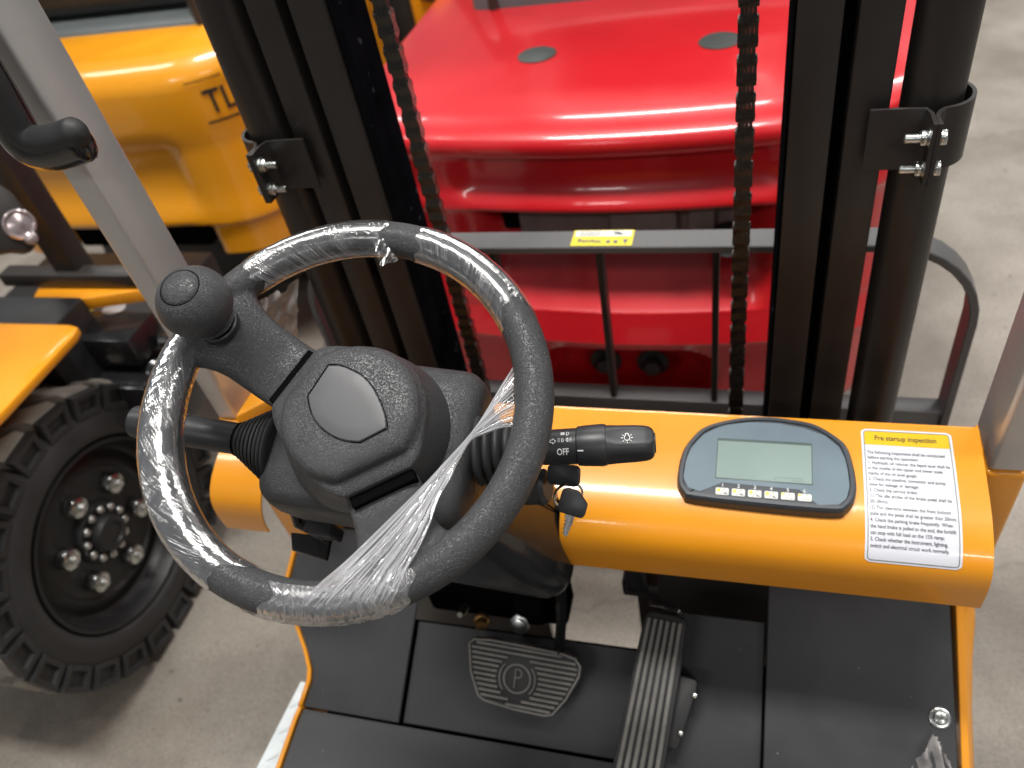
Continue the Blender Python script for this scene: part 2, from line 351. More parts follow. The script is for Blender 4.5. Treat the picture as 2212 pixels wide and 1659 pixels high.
# flange behind and cross members under the dash
bm = NB(); box(bm, (-.676, .680, .62), (.247, .684, .842)); obj('bulkhead', bm, 'orange_paint', FL)
def rpx(u, v): return pY(u, v, .60)
bm = NB(); prism(bm, [(-.165, 0), (-.02, 0), (-.02, .045), (-.032, .058), (-.15, .058), (-.165, .045)], .004, mtx=Matrix.Translation((0, .60, .775)) @ Matrix.Rotation(rad(90), 4, 'X') @ Matrix.Scale(-1, 4, (0, 1, 0)), b=.001)
obj('under_bracket', bm, 'orange_paint', FL)

# ---- instrument display
DSP = [(-.0687, .0956), (-.0660, .0591), (-.0540, .034), (-.0395, .0195), (-.010, .0080), (.0228, .0030), (.055, .0052), (.0787, .0105), (.100, .025), (.1120, .0411), (.1182, .0768), (.1165, .1010), (.108, .1150), (.094, .1205), (.0254, .1203), (-.0488, .1175), (-.061, .1125)]
def flat_s(x, s, off=0.):                          # flat plane of the display resting on the dash
    a = dsh(0, .004, .004); b = dsh(0, .112, .0075); d = (b-a).normalized(); n = V((0, -d.z, d.y)); n = n if n.z > 0 else -n
    return V((x, a.y, a.z))+d*(s-.004)+n*off
def inset2(pts, k):
    c = V((sum(p[0] for p in pts)/len(pts), sum(p[1] for p in pts)/len(pts)))
    out = []; n = len(pts)
    area = sum(pts[i][0]*pts[(i+1) % n][1]-pts[(i+1) % n][0]*pts[i][1] for i in range(n)); sg = 1 if area > 0 else -1
    for i in range(n):
        d = V((pts[(i+1) % n][0]-pts[i-1][0], pts[(i+1) % n][1]-pts[i-1][1])).normalized(); nn = V((-d.y, d.x))*sg
        out.append((pts[i][0]+nn.x*k, pts[i][1]+nn.y*k))
    return out
D2 = [(p.x, p.y) for p in spline([(x, y, 0) for x, y in DSP], 4, True)]
bm = NB(); loft(bm, [[flat_s(*p, -.010) for p in inset2(D2, -.001)], [flat_s(*p, .000) for p in inset2(D2, -.0005)], [flat_s(*p, .0035) for p in D2], [flat_s(*p, .0062) for p in inset2(D2, .0022)], [flat_s(*p, .0064) for p in inset2(D2, .0058)], [flat_s(*p, .0042) for p in inset2(D2, .0070)]])
disp = obj('instrument_display', bm, 'display_rim', FL, 40, label='dark rimmed blue instrument display with blank screen')
FACE = [(-.0623, .0922), (-.0612, .0700), (-.0570, .0523), (-.0440, .0330), (-.0238, .0185), (.0080, .0120), (.0383, .0118), (.066, .0165), (.0884, .0252), (.103, .040), (.1100, .0580), (.1118, .0886), (.1080, .1040), (.1006, .1120), (.0798, .1145), (.0609, .0974), (-.0198, .0954), (-.0431, .1090), (-.0560, .1050)]
bm = NB(); polyflat(bm, FACE, lambda x, s: flat_s(x, s, .0046)); obj('face_panel', bm, 'display_blue', disp)
bm = NB()
pr = [(-.0274, .0375), (.0743, .0375), (.0743, .0903), (-.0274, .0903)]
loft(bm, [[flat_s(*p, .0049) for p in inset2(pr, -.0008)], [flat_s(*p, .0051) for p in pr]], True, False); polyflat(bm, pr, lambda x, s: flat_s(x, s, .0050)); obj('screen_surround', bm, 'lcd_dark', disp)
pr = [(-.0268, .0405), (.0737, .0405), (.0737, .0898), (-.0268, .0898)]
bm = NB(); polyflat(bm, pr, lambda x, s: flat_s(x, s, .0053)); obj('screen', bm, 'lcd', disp, label='blank pale green screen')
bm = NB(); strokes(bm, chainseg([(.036, .089), (.036, .0845), (.064, .0845), (.064, .089)]), .0006, lambda x, s: flat_s(x, s, .0055))
for k in range(5): strokes(bm, [((.053+.0022*k, .0885), (.0543+.0022*k, .0862))], .0007, lambda x, s: flat_s(x, s, .0055))
obj('screen_ghost', bm, 'lcd_ghost', disp)
bm = NB(); polyflat(bm, [(-.0405, .1128), (-.0190, .0968), (.0600, .0985), (.0775, .1155), (.02, .1160)], lambda x, s: flat_s(x, s, .0049)); obj('button_panel', bm, 'display_rim', disp)
icons = 'abcdef'
for k in range(6):
    x = -.0193+.0171*k; s = .1075
    bm = NB(); m4 = frame(flat_s(x, s, .0050), (1, 0, 0), flat_s(0, .05, 1)-flat_s(0, .05, 0)); prism(bm, rrect(.0142, .0092, .0016, 3), .0012, .0004, 1, m4); bt = obj('button', bm, 'button_white', disp)
    f = lambda a, b: m4 @ V((a, b, .00135))
    bm = NB(); polyflat(bm, [(-.0066, .0005), (-.0020, .0036), (-.0066, .0036)] if k > 3 else arcpts(-.0038, .0012, .0021, 0, 330, 9), f); obj('button_lamp', bm, 'button_yellow', disp)
    bm = NB(); strokes(bm, [((-.0022, -.0042), (.0030, .0042))], .0005, f)
    if k < 4: polyflat(bm, [(.0012, -.0032), (.0058, -.0034), (.0050, -.0012-.0006*k), (.0022, -.0014+.0004*k)], f)
    else:
        vs, fs = textmesh('CLK' if k == 4 else 'SHIFT', .0026 if k == 4 else .0022, 'CENTER'); flatmesh(bm, [(a+.0034, b-.0036) for a, b in vs], fs, f)
    obj('button_print', bm, 'print_grey', disp)
    vs, fs = textmesh(str(k+1), .0062, 'CENTER'); bm = NB(); flatmesh(bm, vs, fs, lambda a, b: m4 @ V((a, b+.0062, .0003))); obj('button_number', bm, 'print_white', disp)

# ---- pre startup inspection sticker
X0, X1, S0, S1 = .1272, .2188, .0072, .1640
def grid_on_dash(bm, pts, off, ns=26):
    """fill a convex outline on the dash by strips in s"""
    ys = [p[1] for p in pts]; lo, hi = min(ys), max(ys); rows = []
    n = len(pts)
    for k in range(ns+1):
        s = lo+(hi-lo)*min(max(k/ns, 1e-4), 1-1e-4); xs = []
        for i in range(n):
            (xa, ya), (xb, yb) = pts[i], pts[(i+1) % n]
            if (ya-s)*(yb-s) < 0: xs.append(xa+(xb-xa)*(s-ya)/(yb-ya))
        rows.append([bm.verts.new(dsh(min(xs)+(max(xs)-min(xs))*q/4, s, off)) for q in range(5)])
    for a, b in zip(rows, rows[1:]):
        for q in range(4): bm.faces.new((a[q], a[q+1], b[q+1], b[q]))
cx, cy = (X0+X1)/2, (S0+S1)/2
bm = NB(); grid_on_dash(bm, rrect(X1-X0, S1-S0, .005, 6, cx, cy), .0004, 60); stick = obj('inspection_sticker', bm, 'sticker_white', FL, label='white inspection notice with yellow heading on the dashboard')
bm = NB(); HH = .0185
grid_on_dash(bm, [p for p in rrect(X1-X0-.0056, HH, .0035, 5, cx, S0+.0028+HH/2) if p[1] < S0+.0028+HH/2]+[(X1-.0028, S0+.0028+HH), (X0+.0028, S0+.0028+HH)], .0006, 12); obj('sticker_heading', bm, 'sticker_yellow', stick)
bm = NB(); rr = rrect(X1-X0-.0056, S1-S0-.0056, .0035, 6, cx, cy); pts = []
for a, b in zip(rr, rr[1:]+rr[:1]):
    m = max(1, int(math.hypot(b[0]-a[0], b[1]-a[1])/.004))
    pts += [(a[0]+(b[0]-a[0])*k/m, a[1]+(b[1]-a[1])*k/m) for k in range(m)]
strokes(bm, chainseg(pts+pts[:1]), .0008, lambda x, s: dsh(x, s, .0008)); obj('sticker_frame', bm, 'print_grey', stick)
vs, fs = textmesh('Pre startup inspection', .0092, 'CENTER', 0, .00012); bm = NB(); wx = max(a for a, b in vs)-min(a for a, b in vs); kx = .062/wx
flatmesh(bm, vs, fs, lambda a, b: dsh(cx-.001+a*kx, S0+.0150-b*1.0, .0009)); obj('heading_text', bm, 'print_black', stick)
LINES = ['The following inspections shall be conducted', 'before starting the operation:', '1. Hydraulic oil volume: the liquid level shall be', 'in the middle of the upper and lower scale', 'marks of the oil level gauge;', '2. Check the pipeline, connector and pump', 'valve for leakage or damage;', '3. Check the service brake:', '(1) The idle stroke of the brake pedal shall be', '20~30mm;', '(2) The clearance between the front bottom', 'plate and the pedal shall be greater than 20mm;', '4. Check the parking brake frequently. When', 'the hand brake is pulled to the end, the forklift', 'can stop with full load on the 15% ramp;', '5. Check whether the instrument, lighting,', 'switch and electrical circuit work normally.']
vs, fs = textmesh(LINES[11], .006); kx = .0820/(max(a for a, b in vs))
for i, t in enumerate(LINES):
    vs, fs = textmesh(t, .0060, 'LEFT', 0, .00006); bm = NB(); sb = .0405+.00672*i
    flatmesh(bm, vs, fs, lambda a, b: dsh(X0+.0050+a*kx, sb-b*.95, .0008)); obj('text_line', bm, 'print_black', stick)

# ---- floor, toe boards and side plates
TN = V((0, -.4637, .886)).normalized(); T0 = V((0, .418, .430)); TU = V((0, .886, .4637)).normalized()
def toe(X, Y, off=0.): t = (Y-.418)/TU.y; return V((X, 0, 0))+T0+TU*t+TN*off
def toeplate(name, pts, off, th=.004, matn='floor_plate', label=None):
    bm = NB(); a = [bm.verts.new(toe(x, y, off-th)) for x, y in pts]; c = [bm.verts.new(toe(x, y, off)) for x, y in pts]; n = len(pts)
    bm.faces.new(a[::-1]); bm.faces.new(c)
    for i in range(n): bm.faces.new((a[i], a[(i+1) % n], c[(i+1) % n], c[i]))
    bmesh.ops.recalc_face_normals(bm, faces=bm.faces[:]); bev(bm, .0012, 1)
    return obj(name, bm, matn, FL, label=label)
LEFT = [(-.684, .66), (-.689, .569), (-.670, .540), (-.632, .490), (-.618, .466), (-.616, .452), (-.622, .4195)]
toeplate('toe_board', [(-.4655, .66), (-.684, .66)]+LEFT[1:]+[(-.4655, .4195)], .006, label='left black toe board with curved outer edge')
toeplate('toe_board', [(.266, .66), (.0425, .66), (.0425, .36), (.2705, .36)], .010, .012, label='right black toe board beside the accelerator')
toeplate('toe_board', [(-.4625, .548), (-.4625, .4195), (.040, .4195), (.040, .60), (-.075, .60), (-.085, .548)], -.004, label='middle black toe board under the pedals')
bm = NB(); pts = [(-.624, .4165), (-.6245, .400), (-.619, .33), (-.619, .0), (.04, .0), (.04, .4165)]
prism(bm, pts, .006, .001, 1, Matrix.Translation((0, 0, .4235))); obj('floor_plate', bm, 'floor_plate', FL)
bm = NB(); prism(bm, [(.0425, .0), (.272, .0), (.272, .357), (.0425, .357)], .006, .001, 1, Matrix.Translation((0, 0, .420))); obj('floor_plate', bm, 'floor_plate', FL)
bm = NB(); box(bm, (-.60, .0, .395), (.262, .50, .400)); obj('floor_blackout', bm, 'dark_void', FL)  # black sheet added below so bright ground stays out of the seams
toeplate('toe_blackout', [(-.60, .55), (-.60, .42), (.262, .42), (.262, .64), (.045, .64), (.045, .55)], -.020, .003, 'dark_void')  # second added black sheet, keeps the toe board seams dark
# orange side plates following the boards
def sideplate(name, line, out, drop, mt='orange_paint'):
    bm = NB(); A = [V(p) for p in line]; R = []
    for p, o in zip(A, out):
        R.append([p+V((0, 0, .004)), p+V((o, 0, .004)), p+V((o, 0, -drop)), p+V((0, 0, -drop))])
    loft(bm, R); bmesh.ops.recalc_face_normals(bm, faces=bm.faces[:]); bev(bm, .001, 1, 50); return obj(name, bm, mt, FL)
ln = [toe(x-.0015, y, .006) for x, y in [(-.684, .66)]+LEFT[1:]]+[V((-.6255, .4165, .430)), V((-.6260, .400, .430)), V((-.6205, .33, .430)), V((-.6205, .05, .430))]
sideplate('side_plate', ln, [-.007]*len(ln), .11)
ln = [toe(.2725, y, .008) for y in (.66, .60, .54, .48, .42, .37)]+[V((.2725, .3, .425)), V((.2725, .05, .425))]
sideplate('side_plate', ln, [.009]*len(ln), .16)
bm = NB()                                           # bowed outer skirt below the right edge
R = []
for y, o, z in ((.66, .030, .52), (.60, .020, .50), (.54, .012, .48), (.48, .011, .45), (.42, .012, .42), (.34, .013, .41), (.1, .013, .40)):
    R.append([V((.2825, y, z+.018)), V((.2825+o*.7, y, z+.006)), V((.2825+o, y, z-.03)), V((.2825+o, y, z-.20)), V((.2825, y, z-.20))])
loft(bm, R); obj('outer_skirt', bm, 'orange_paint', FL, 50)
# galvanised tread step on the left with raised bars
bm = NB(); SP = [pZ(640, 1481, .405), pZ(664, 1484, .405), V((-.640, .398, .405)), V((-.7080, .25, .405)), V((-.80, .25, .405)), V((-.735, .335, .405))]
SP = [V((-.662, .466, .405)), V((-.6345, .466, .405)), V((-.6335, .400, .405)), V((-.6285, .33, .405)), V((-.6285, .05, .405)), V((-.672, .05, .405)), V((-.672, .33, .405))]
t = NB(); a = [t.verts.new(p-V((0, 0, .004))) for p in SP]; c = [t.verts.new(p) for p in SP]; t.faces.new(a[::-1]); t.faces.new(c)
for i in range(len(SP)): t.faces.new((a[i], a[(i+1) % len(SP)], c[(i+1) % len(SP)], c[i]))
merge(bm, t); step = obj('step_plate', bm, 'tread_plate', FL, label='pale galvanised tread plate at the left step')
bm = NB(); prism(bm, [(-.0105, 0), (-.004, .0022), (.004, .0022), (.0105, 0), (.004, -.0022), (-.004, -.0022)], .0012, .0005, 1); bar_me = mesh_of(bm, 'tread_plate', 'tread_bar')
n = 0
for j in range(19):
    inst('tread_bar', bar_me, step, Matrix.Translation((-.6545 if j % 2 else -.6445, .450-.0205*j, .405)) @ Matrix.Rotation(rad(40 if j % 2 else -50), 4, 'Z'))
# screw with washer on the right toe board
def screw(u, v, r=.0085):
    p = pP(u, v, toe(0, .418, .010), TN); m = frame(p, (1, 0, 0), TN)
    bm = NB(); lathe(bm, [(r*1.5, 0), (r*1.5, .0015), (r*1.35, .0022), (r*.9, .0022)], m, 28); s = obj('washer', bm, 'zinc', FL)
    bm = NB(); lathe(bm, [(r, .002), (r, .0045), (r*.85, .0062), (r*.45, .0072), (0.0001, .0074)], m, 24, False); o = obj('screw_head', bm, 'zinc', FL)
    bm = NB(); box(bm, (-r*.6, -r*.10, .0062), (r*.6, r*.10, .0077), mtx=m); box(bm, (-r*.10, -r*.6, .0062), (r*.10, r*.6, .00772), mtx=m); obj('cross_slot', bm, 'steel', o)
screw(2030, 1551)

# ---- pedals
BN = V((0, -.6, .8)).normalized(); BO = V((-.2935, .4790, .5043)); MB_ = frame(BO, (.985, -.04, .0), BN)
def bpt(u, v): q = MB_.inverted() @ pP(u, v, BO, BN); return (q.x, q.y)
OUT = [bpt(*p) for p in [(1011, 1388), (1024, 1376), (1060, 1378), (1140, 1393), (1215, 1408), (1245, 1420), (1258, 1440), (1254, 1465), (1225, 1515), (1195, 1548), (1175, 1550), (1110, 1536), (1045, 1516), (1030, 1503), (1014, 1450)]]
bm = NB(); prism(bm, OUT, .012, .003, 2, MB_, -.013); bp = obj('brake_pedal', bm, 'rubber', FL, label='wide ribbed brake pedal marked with a circled letter')  # dark base rubber stands for the shade between the lighter ribs
# raised border and ribs
bm = NB(); I1, I2 = inset2(OUT, .0012), inset2(OUT, .0046)
loft(bm, [[MB_ @ V((*p, -.0012)) for p in I1], [MB_ @ V((*p, .0026)) for p in inset2(OUT, .0016)], [MB_ @ V((*p, .0026)) for p in inset2(OUT, .0040)], [MB_ @ V((*p, -.0012)) for p in I2]], True, False); obj('pad_border', bm, 'pad_rubber', bp)
INN = inset2(OUT, .0062)
def span(y):
    xs = []
    for i in range(len(INN)):
        (xa, ya), (xb, yb) = INN[i], INN[(i+1) % len(INN)]
        if (ya-y)*(yb-y) < 0: xs.append(xa+(xb-xa)*(y-ya)/(yb-ya))
    return (min(xs), max(xs)) if len(xs) > 1 else None
PC = bpt(1117, 1466); RC = .0205; ys = [p[1] for p in INN]; y = max(ys)-.002
while y > min(ys)+.001:
    sp = span(y)
    if sp:
        dy = abs(y-PC[1]); gap = math.sqrt(max(0, (RC+.010)**2-dy*dy)) if dy < RC+.010 else 0
        for a, b in (((sp[0], PC[0]-gap), (PC[0]+gap, sp[1])) if gap > .003 else (sp,)):
            if b-a > .006:
                bm = NB(); box(bm, (a, y-.0018, -.002), (b, y+.0018, .0034), .0007, 1, MB_); obj('rib', bm, 'pad_rubber', bp)
    y -= .0069
def ringbar(cx, cy, r0, r1, a0, a1, n=28):
    bm = NB(); full = a1-a0 >= 360; R = []
    for k in range(n if full else n+1):
        a = rad(a0+(a1-a0)*k/n); c, s = math.cos(a), math.sin(a)
        R.append([MB_ @ V((cx+r*c, cy+r*s, z)) for r, z in ((r0, -.002), (r0+.0004, .0022), (r1-.0004, .0022), (r1, -.002))])
    if full: R.append(R[0])
    loft(bm, R, True, not full); bmesh.ops.remove_doubles(bm, verts=bm.verts[:], dist=1e-6); return bm
obj('pad_ring', ringbar(*PC, RC-.0028, RC, 0, 360), 'pad_rubber', bp)
obj('pad_arc', ringbar(*PC, RC+.0042, RC+.0065, -42, 42), 'pad_rubber', bp); obj('pad_arc', ringbar(*PC, RC+.0042, RC+.0065, 138, 222), 'pad_rubber', bp)
bm = NB(); f = lambda q: MB_ @ V((PC[0]+q[0], PC[1]+q[1], .0012))
tube(bm, [f(p) for p in [(-.0030, -.0125), (-.0030, .0020), (-.0030, .0125)]+arcpts(.0010, .0070, .0055, 90, -90, 8)+[(-.0030, .0015)]], .0012, 6); obj('pad_letter', bm, 'pad_rubber', bp)
bm = NB(); tube(bm, [V((-.232, .512, .522)), V((-.231, .548, .560)), V((-.2265, .575, .65)), V((-.224, .590, .76))], [.009, .0095, .0105, .0105], 4, True, .8, up=(0, 1, 0)); obj('pedal_arm', bm, 'gloss_black', FL)
# accelerator
AN = V((0, -.50, .866)).normalized(); AO = V((-.100, .49, .530)); AD = (V((-.026, -.166, -.098))).normalized(); MA = frame(AO, AN.cross(AD)*-1, AN)
MA = frame(AO, AD.cross(AN)*-1 if AD.cross(AN).x < 0 else AD.cross(AN), AN)
def apt(u, v): q = MA.inverted() @ pP(u, v, AO, AN); return (q.x, q.y)
AOUT = [apt(*p) for p in [(1388, 1345), (1398, 1325), (1412, 1320), (1470, 1332), (1484, 1342), (1482, 1360), (1472, 1440), (1455, 1540), (1430, 1690), (1425, 1720), (1308, 1715), (1315, 1690), (1340, 1570), (1370, 1430)]]
bm = NB(); prism(bm, AOUT, .013, .003, 2, MA, -.014); ap = obj('accelerator_pedal', bm, 'rubber', FL, label='long narrow accelerator pedal with lengthwise ribs')
tl, tr, bl, br = apt(1397, 1332), apt(1477, 1347), apt(1322, 1690), apt(1424, 1695)
for k in range(6):
    f0, f1 = (k+.14)/6, (k+.80)/6; q = lambda f, e: (e[0][0]+(e[1][0]-e[0][0])*f, e[0][1]+(e[1][1]-e[0][1])*f)
    pp = [q(f0, (tl, tr)), q(f1, (tl, tr)), q(f1, (bl, br)), q(f0, (bl, br))]
    bm = NB(); prism(bm, pp, .0056, .0012, 1, MA, -.002); obj('rib', bm, 'pad_rubber', ap)
bm = NB(); pts = [apt(*p) for p in [(1466, 1461), (1500, 1470), (1506, 1478), (1503, 1496), (1462, 1625), (1418, 1612), (1436, 1560)]]; prism(bm, pts, .030, .003, 2, MA, -.045); ab = obj('sensor_housing', bm, 'rubber', ap)
for u, v in ((1500, 1503), (1470, 1585)):
    bm = NB(); lathe(bm, [(.0035, -.004), (.0035, .001), (.002, .002)], frame(pP(u, v, AO-AN*.014, AN), (1, 0, 0), AN), 12); obj('housing_screw', bm, 'zinc', ap)
bm = NB(); box(bm, (-.02, -.01, -.06), (.02, .01, -.012), .002, 1, frame(pP(1375, 1700, AO, AN), (1, 0, 0), AN)); obj('pedal_hinge', bm, 'smooth_plastic', ap)
# bits under the dash: switch block, hose, cable, bolts, cross beam
bm = NB(); box(bm, (-.142, .575, .60), (-.112, .60, .80), .003); box(bm, (-.148, .58, .585), (-.10, .605, .615), .003); obj('pedal_switch', bm, 'gloss_black', FL)
bm = NB(); tube(bm, spline([pY(1405, 1302, .585), pY(1440, 1308, .575), pY(1468, 1322, .565), pY(1472, 1345, .57)], 6), .0042, 8); obj('cable', bm, 'gloss_black', FL)
bm = NB(); tube(bm, spline([V((-.30, .64, .655)), V((-.24, .65, .640)), V((-.19, .66, .640)), V((-.16, .655, .655)), V((-.15, .64, .69))], 6), .012, 10); obj('hose', bm, 'hose_grey', FL)
bm = NB(); box(bm, (-.66, .690, .10), (-.315, .702, .66), .002); obj('front_plate', bm, 'gloss_black', FL)
bm = NB(); box(bm, (-.155, .700, .10), (.247, .712, .70), .002); obj('front_plate', bm, 'gloss_black', FL)
bm = NB(); box(bm, (-.47, .600, .44), (-.245, .66, .585), .008); box(bm, (-.31, .560, .50), (-.262, .60, .555), .012); obj('pedal_bracket', bm, 'dark_void', FL)  # void black colour stands for the deep shade under the dash
for u, v, r in ((1122, 1350, .0105),):
    p = pY(u, v, .553); m = frame(p, (1, 0, 0), (0.0, -.8, .6)); bm = NB(); lathe(bm, [(r*1.35, -.002), (r*1.35, 0), (r, .0008), (r*.95, .006), (r*.5, .0072), (.0001, .0074)], m, 20, False); obj('pivot_bolt', bm, 'zinc', FL)
bm = NB(); lathe(bm, [(.012, 0), (.012, .006), (.009, .009), (.009, .02)], frame(pY(1040, 1338, .57), (1, 0, 0), (.3, -.8, .4)), 16); obj('brass_fitting', bm, 'brass', FL)
bm = NB(); lathe(bm, [(.006, 0), (.006, .03), (.004, .034)], frame(pY(1005, 1312, .575), (1, 0, 0), (.1, -.7, .6)), 12); obj('cylinder_rod', bm, 'zinc', FL)

# ---- steering wheel
WC = V((-.3191, .4085, 1.1177)); WN = V((.1105, -.4208, 1)).normalized(); W1 = V((0, 1, 0)).cross(WN).normalized(); W2 = WN.cross(W1)
def W(x, y, h=0.): return WC+W1*x+W2*y+WN*h
RR, RT = .1604, .0159
WMX = frame(WC, W1, WN)
bm = NB(); rings = []
for k in range(160):
    a = 2*math.pi*k/160; d = (math.cos(a), math.sin(a))
    rings.append([W(d[0]*(RR+RT*math.cos(2*math.pi*j/28)), d[1]*(RR+RT*math.cos(2*math.pi*j/28)), RT*math.sin(2*math.pi*j/28)) for j in range(28)])
rings.append(rings[0]); loft(bm, rings, True, False); bmesh.ops.remove_doubles(bm, verts=bm.verts[:], dist=1e-6)
for ang in (157, -55):
    c, s = math.cos(rad(ang)), math.sin(rad(ang)); rings = []
    for k in range(17):
        r = .028+.130*k/16; fl = max(0, (r-.112)/.046); hw = .0315+.001*k/16+.026*fl*fl; th = .0125-.002*k/16; h = -.034+.034*sst(.080, .150, r)
        if r < .07: h -= 0
        ring = []
        for j in range(24):
            q = 2*math.pi*j/24; ex = .45; a = math.copysign(abs(math.cos(q))**ex, math.cos(q))*hw; b = math.copysign(abs(math.sin(q))**.7, math.sin(q))*th
            ring.append(W(c*r-s*a, s*r+c*a, h+b))
        rings.append(ring)
    loft(bm, rings)
lathe(bm, [(.050, -.060), (.052, -.03), (.045, -.020)], WMX, 40)
bmesh.ops.recalc_face_normals(bm, faces=bm.faces[:])
me = bpy.data.meshes.new('tmpw'); bm.to_mesh(me); bm.free(); to = bpy.data.objects.new('tmpw', me); col.objects.link(to)
md = to.modifiers.new('r', 'REMESH'); md.mode = 'VOXEL'; md.voxel_size = .0016; md.use_smooth_shade = True
ms = to.modifiers.new('s', 'SMOOTH'); ms.factor = .5; ms.iterations = 8
me2 = bpy.data.meshes.new_from_object(to.evaluated_get(bpy.context.evaluated_depsgraph_get())); bpy.data.objects.remove(to); me2.name = 'steering_wheel'
me2.materials.clear(); me2.materials.append(M['grain_plastic']); me2.shade_smooth()
sw = bpy.data.objects.new('steering_wheel', me2); link(sw, FL); sw['label'] = 'black textured steering wheel rim with two spokes'
# hub cover
HC = (.0065, -.0045); RTOP = .0605
def hub_flat(a):
    for a0, d in ((157, .0675), (-55, .0650)):
        da = (a-a0+180) % 360-180
        if abs(da) < 62: return d/math.cos(rad(min(abs(da), 24))), (1. if abs(da) < 24 else (1-sst(22, 62, abs(da)))**1.3)
    return 0, 0.
rings = []; NA = 180
PRF = [(.0, .0040), (.30, .0039), (.62, .0036), (.80, .0030), (.89, .0018), (.95, -.0006), (.985, -.0040), (1.0, -.0085)]
def hubring(fn): return [W(HC[0]+fn(2*k)[0]*math.cos(rad(2*k)), HC[1]+fn(2*k)[0]*math.sin(rad(2*k)), fn(2*k)[1]) for k in range(NA)]
def rtop(a):
    r = RTOP
    for a0, f in ((157, .0565), (-55, .0530)):
        c = math.cos(rad(a-a0))
        if c > .6: r = min(r, f/c)
    return r
for q, h in PRF: rings.append(hubring(lambda a: (max(rtop(a)*q, .0002), h)))
def mid(out, h):
    def fn(a):
        d, wt = hub_flat(a); r0 = RTOP+out
        if wt > 0: r0 = r0+(max(r0, d)-r0)*wt
        return r0, h
    return fn
def ext(fr, h, h2):
    def fn(a):
        d, wt = hub_flat(a); base = rtop(a)*wt+RTOP*(1-wt)+.0015+fr*.0015
        return base+(d-base)*wt*fr, h+(h2-h)*wt
    return fn
rings += [hubring(ext(.35, -.0105, -.0098)), hubring(ext(.9, -.0140, -.0108)), hubring(ext(1.0, -.0165, -.0125)), hubring(mid(.0045, -.022)), hubring(mid(.010, -.040)), hubring(mid(.0135, -.056)), hubring(lambda a: (.04, -.056))]
bm = NB(); loft(bm, rings, True, True); obj('hub_cover', bm, 'grain_plastic', sw, 60)
# emblem: disc with two flats
EC = (-.030, .002), (-.0205, .0308), (.0431, -.016), (.0242, -.0304)
def arcs(pts): return [(p.x, p.y) for p in spline([(a, b, 0) for a, b in pts], 6)]
EP = arcs([(-.0205, .0308), (-.0096, .0318), (.0085, .0265), (.0209, .018), (.0290, .009), (.0358, -.0003), (.0405, -.0085), (.0431, -.016)])
EP += arcs([(.0242, -.0304), (.013, -.0310), (.002, -.0290), (-.0085, -.0243), (-.0175, -.0177), (-.0245, -.009), (-.030, .002)])
EP = [(a-.0065+.001+.001, b+.0045-.001) for a, b in EP]
bm = NB(); e = lambda k, h: [W(HC[0]-.001+p[0]*k, HC[1]+p[1]*k, h) for p in EP]
loft(bm, [e(1.0, .0028), e(1.0, .0042), e(.992, .0046), e(.985, .00465), e(.97, .0047), e(.60, .0048), e(.01, .0048)]); obj('emblem_plate', bm, 'emblem', sw, 60, label='smooth grey blank plate on the steering wheel hub')
bm = NB(); rim = e(1.02, .0041); r2 = e(1.05, .0039); loft(bm, [rim, r2], True, False); obj('emblem_groove', bm, 'dark_void', sw)
# horn pictogram
hm = frame(W(-.0250, -.0350, .0037), W1*.8-W2*.6, WN); hf = lambda a, b: hm @ V((a, b, .0003))
bm = NB(); strokes(bm, chainseg(arcpts(0, 0, .0028, 60, 330, 12))+[((.0005, .0026), (.0060, .0038)), ((.0005, -.0006), (.0060, .0012)), ((.0062, -.0006), (.0062, .0056)), ((-.004, .0070), (.003, .0064))], .0006, hf); obj('horn_symbol', bm, 'print_black', sw)
# black blocks standing for the shaded slots at the spoke roots
for ang, d in ((157, .0695), (-55, .0670)):
    m = WMX @ Matrix.Translation((HC[0], HC[1], 0)) @ Matrix.Rotation(rad(ang), 4, 'Z'); bm = NB(); box(bm, (d-.006, -.0280, -.036), (d+.0075, .0280, -.0165), .001, 1, m); obj('spoke_gap_shade', bm, 'dark_void', sw)
# spinner knob
KM = frame(W(-.129, .0535, 0), W1, WN)
bm = NB(); lathe(bm, [(.0185, .006), (.0185, .0125), (.0172, .0135), (.0172, .0105), (.0150, .0105)], KM, 40, False); obj('knob_collar', bm, 'smooth_plastic', sw)
bm = NB(); lathe(bm, [(.0148, .008), (.0148, .016), (.0160, .020)], KM, 36, False); obj('knob_stem', bm, 'gloss_black', sw)
BR, BZ = .0308, .0500; pr = [(.0155, .0165), (.0185, .0185), (.0215, .0225)]
for k in range(5, 25):
    a = -90+180*k/25; r = BR*math.cos(rad(a)); z = BZ+BR*.93*math.sin(rad(a))
    if z > .0235 and r > .0168: pr.append((r, z))
ztop = pr[-1][1]; pr += [(.0168, ztop+.0006), (.0163, ztop-.0006), (.0158, ztop+.0002), (.0155, ztop+.0013), (.0120, ztop+.0030), (.006, ztop+.0042), (.0002, ztop+.0046)]
bm = NB(); lathe(bm, pr, KM, 56); obj('spinner_knob', bm, 'grain_plastic', sw, 50, label='round black spinner knob with inset round cap')
bm = NB(); lathe(bm, [(.0168, ztop+.0007), (.0160, ztop+.0007)], KM, 56, False); obj('knob_groove', bm, 'dark_void', sw)

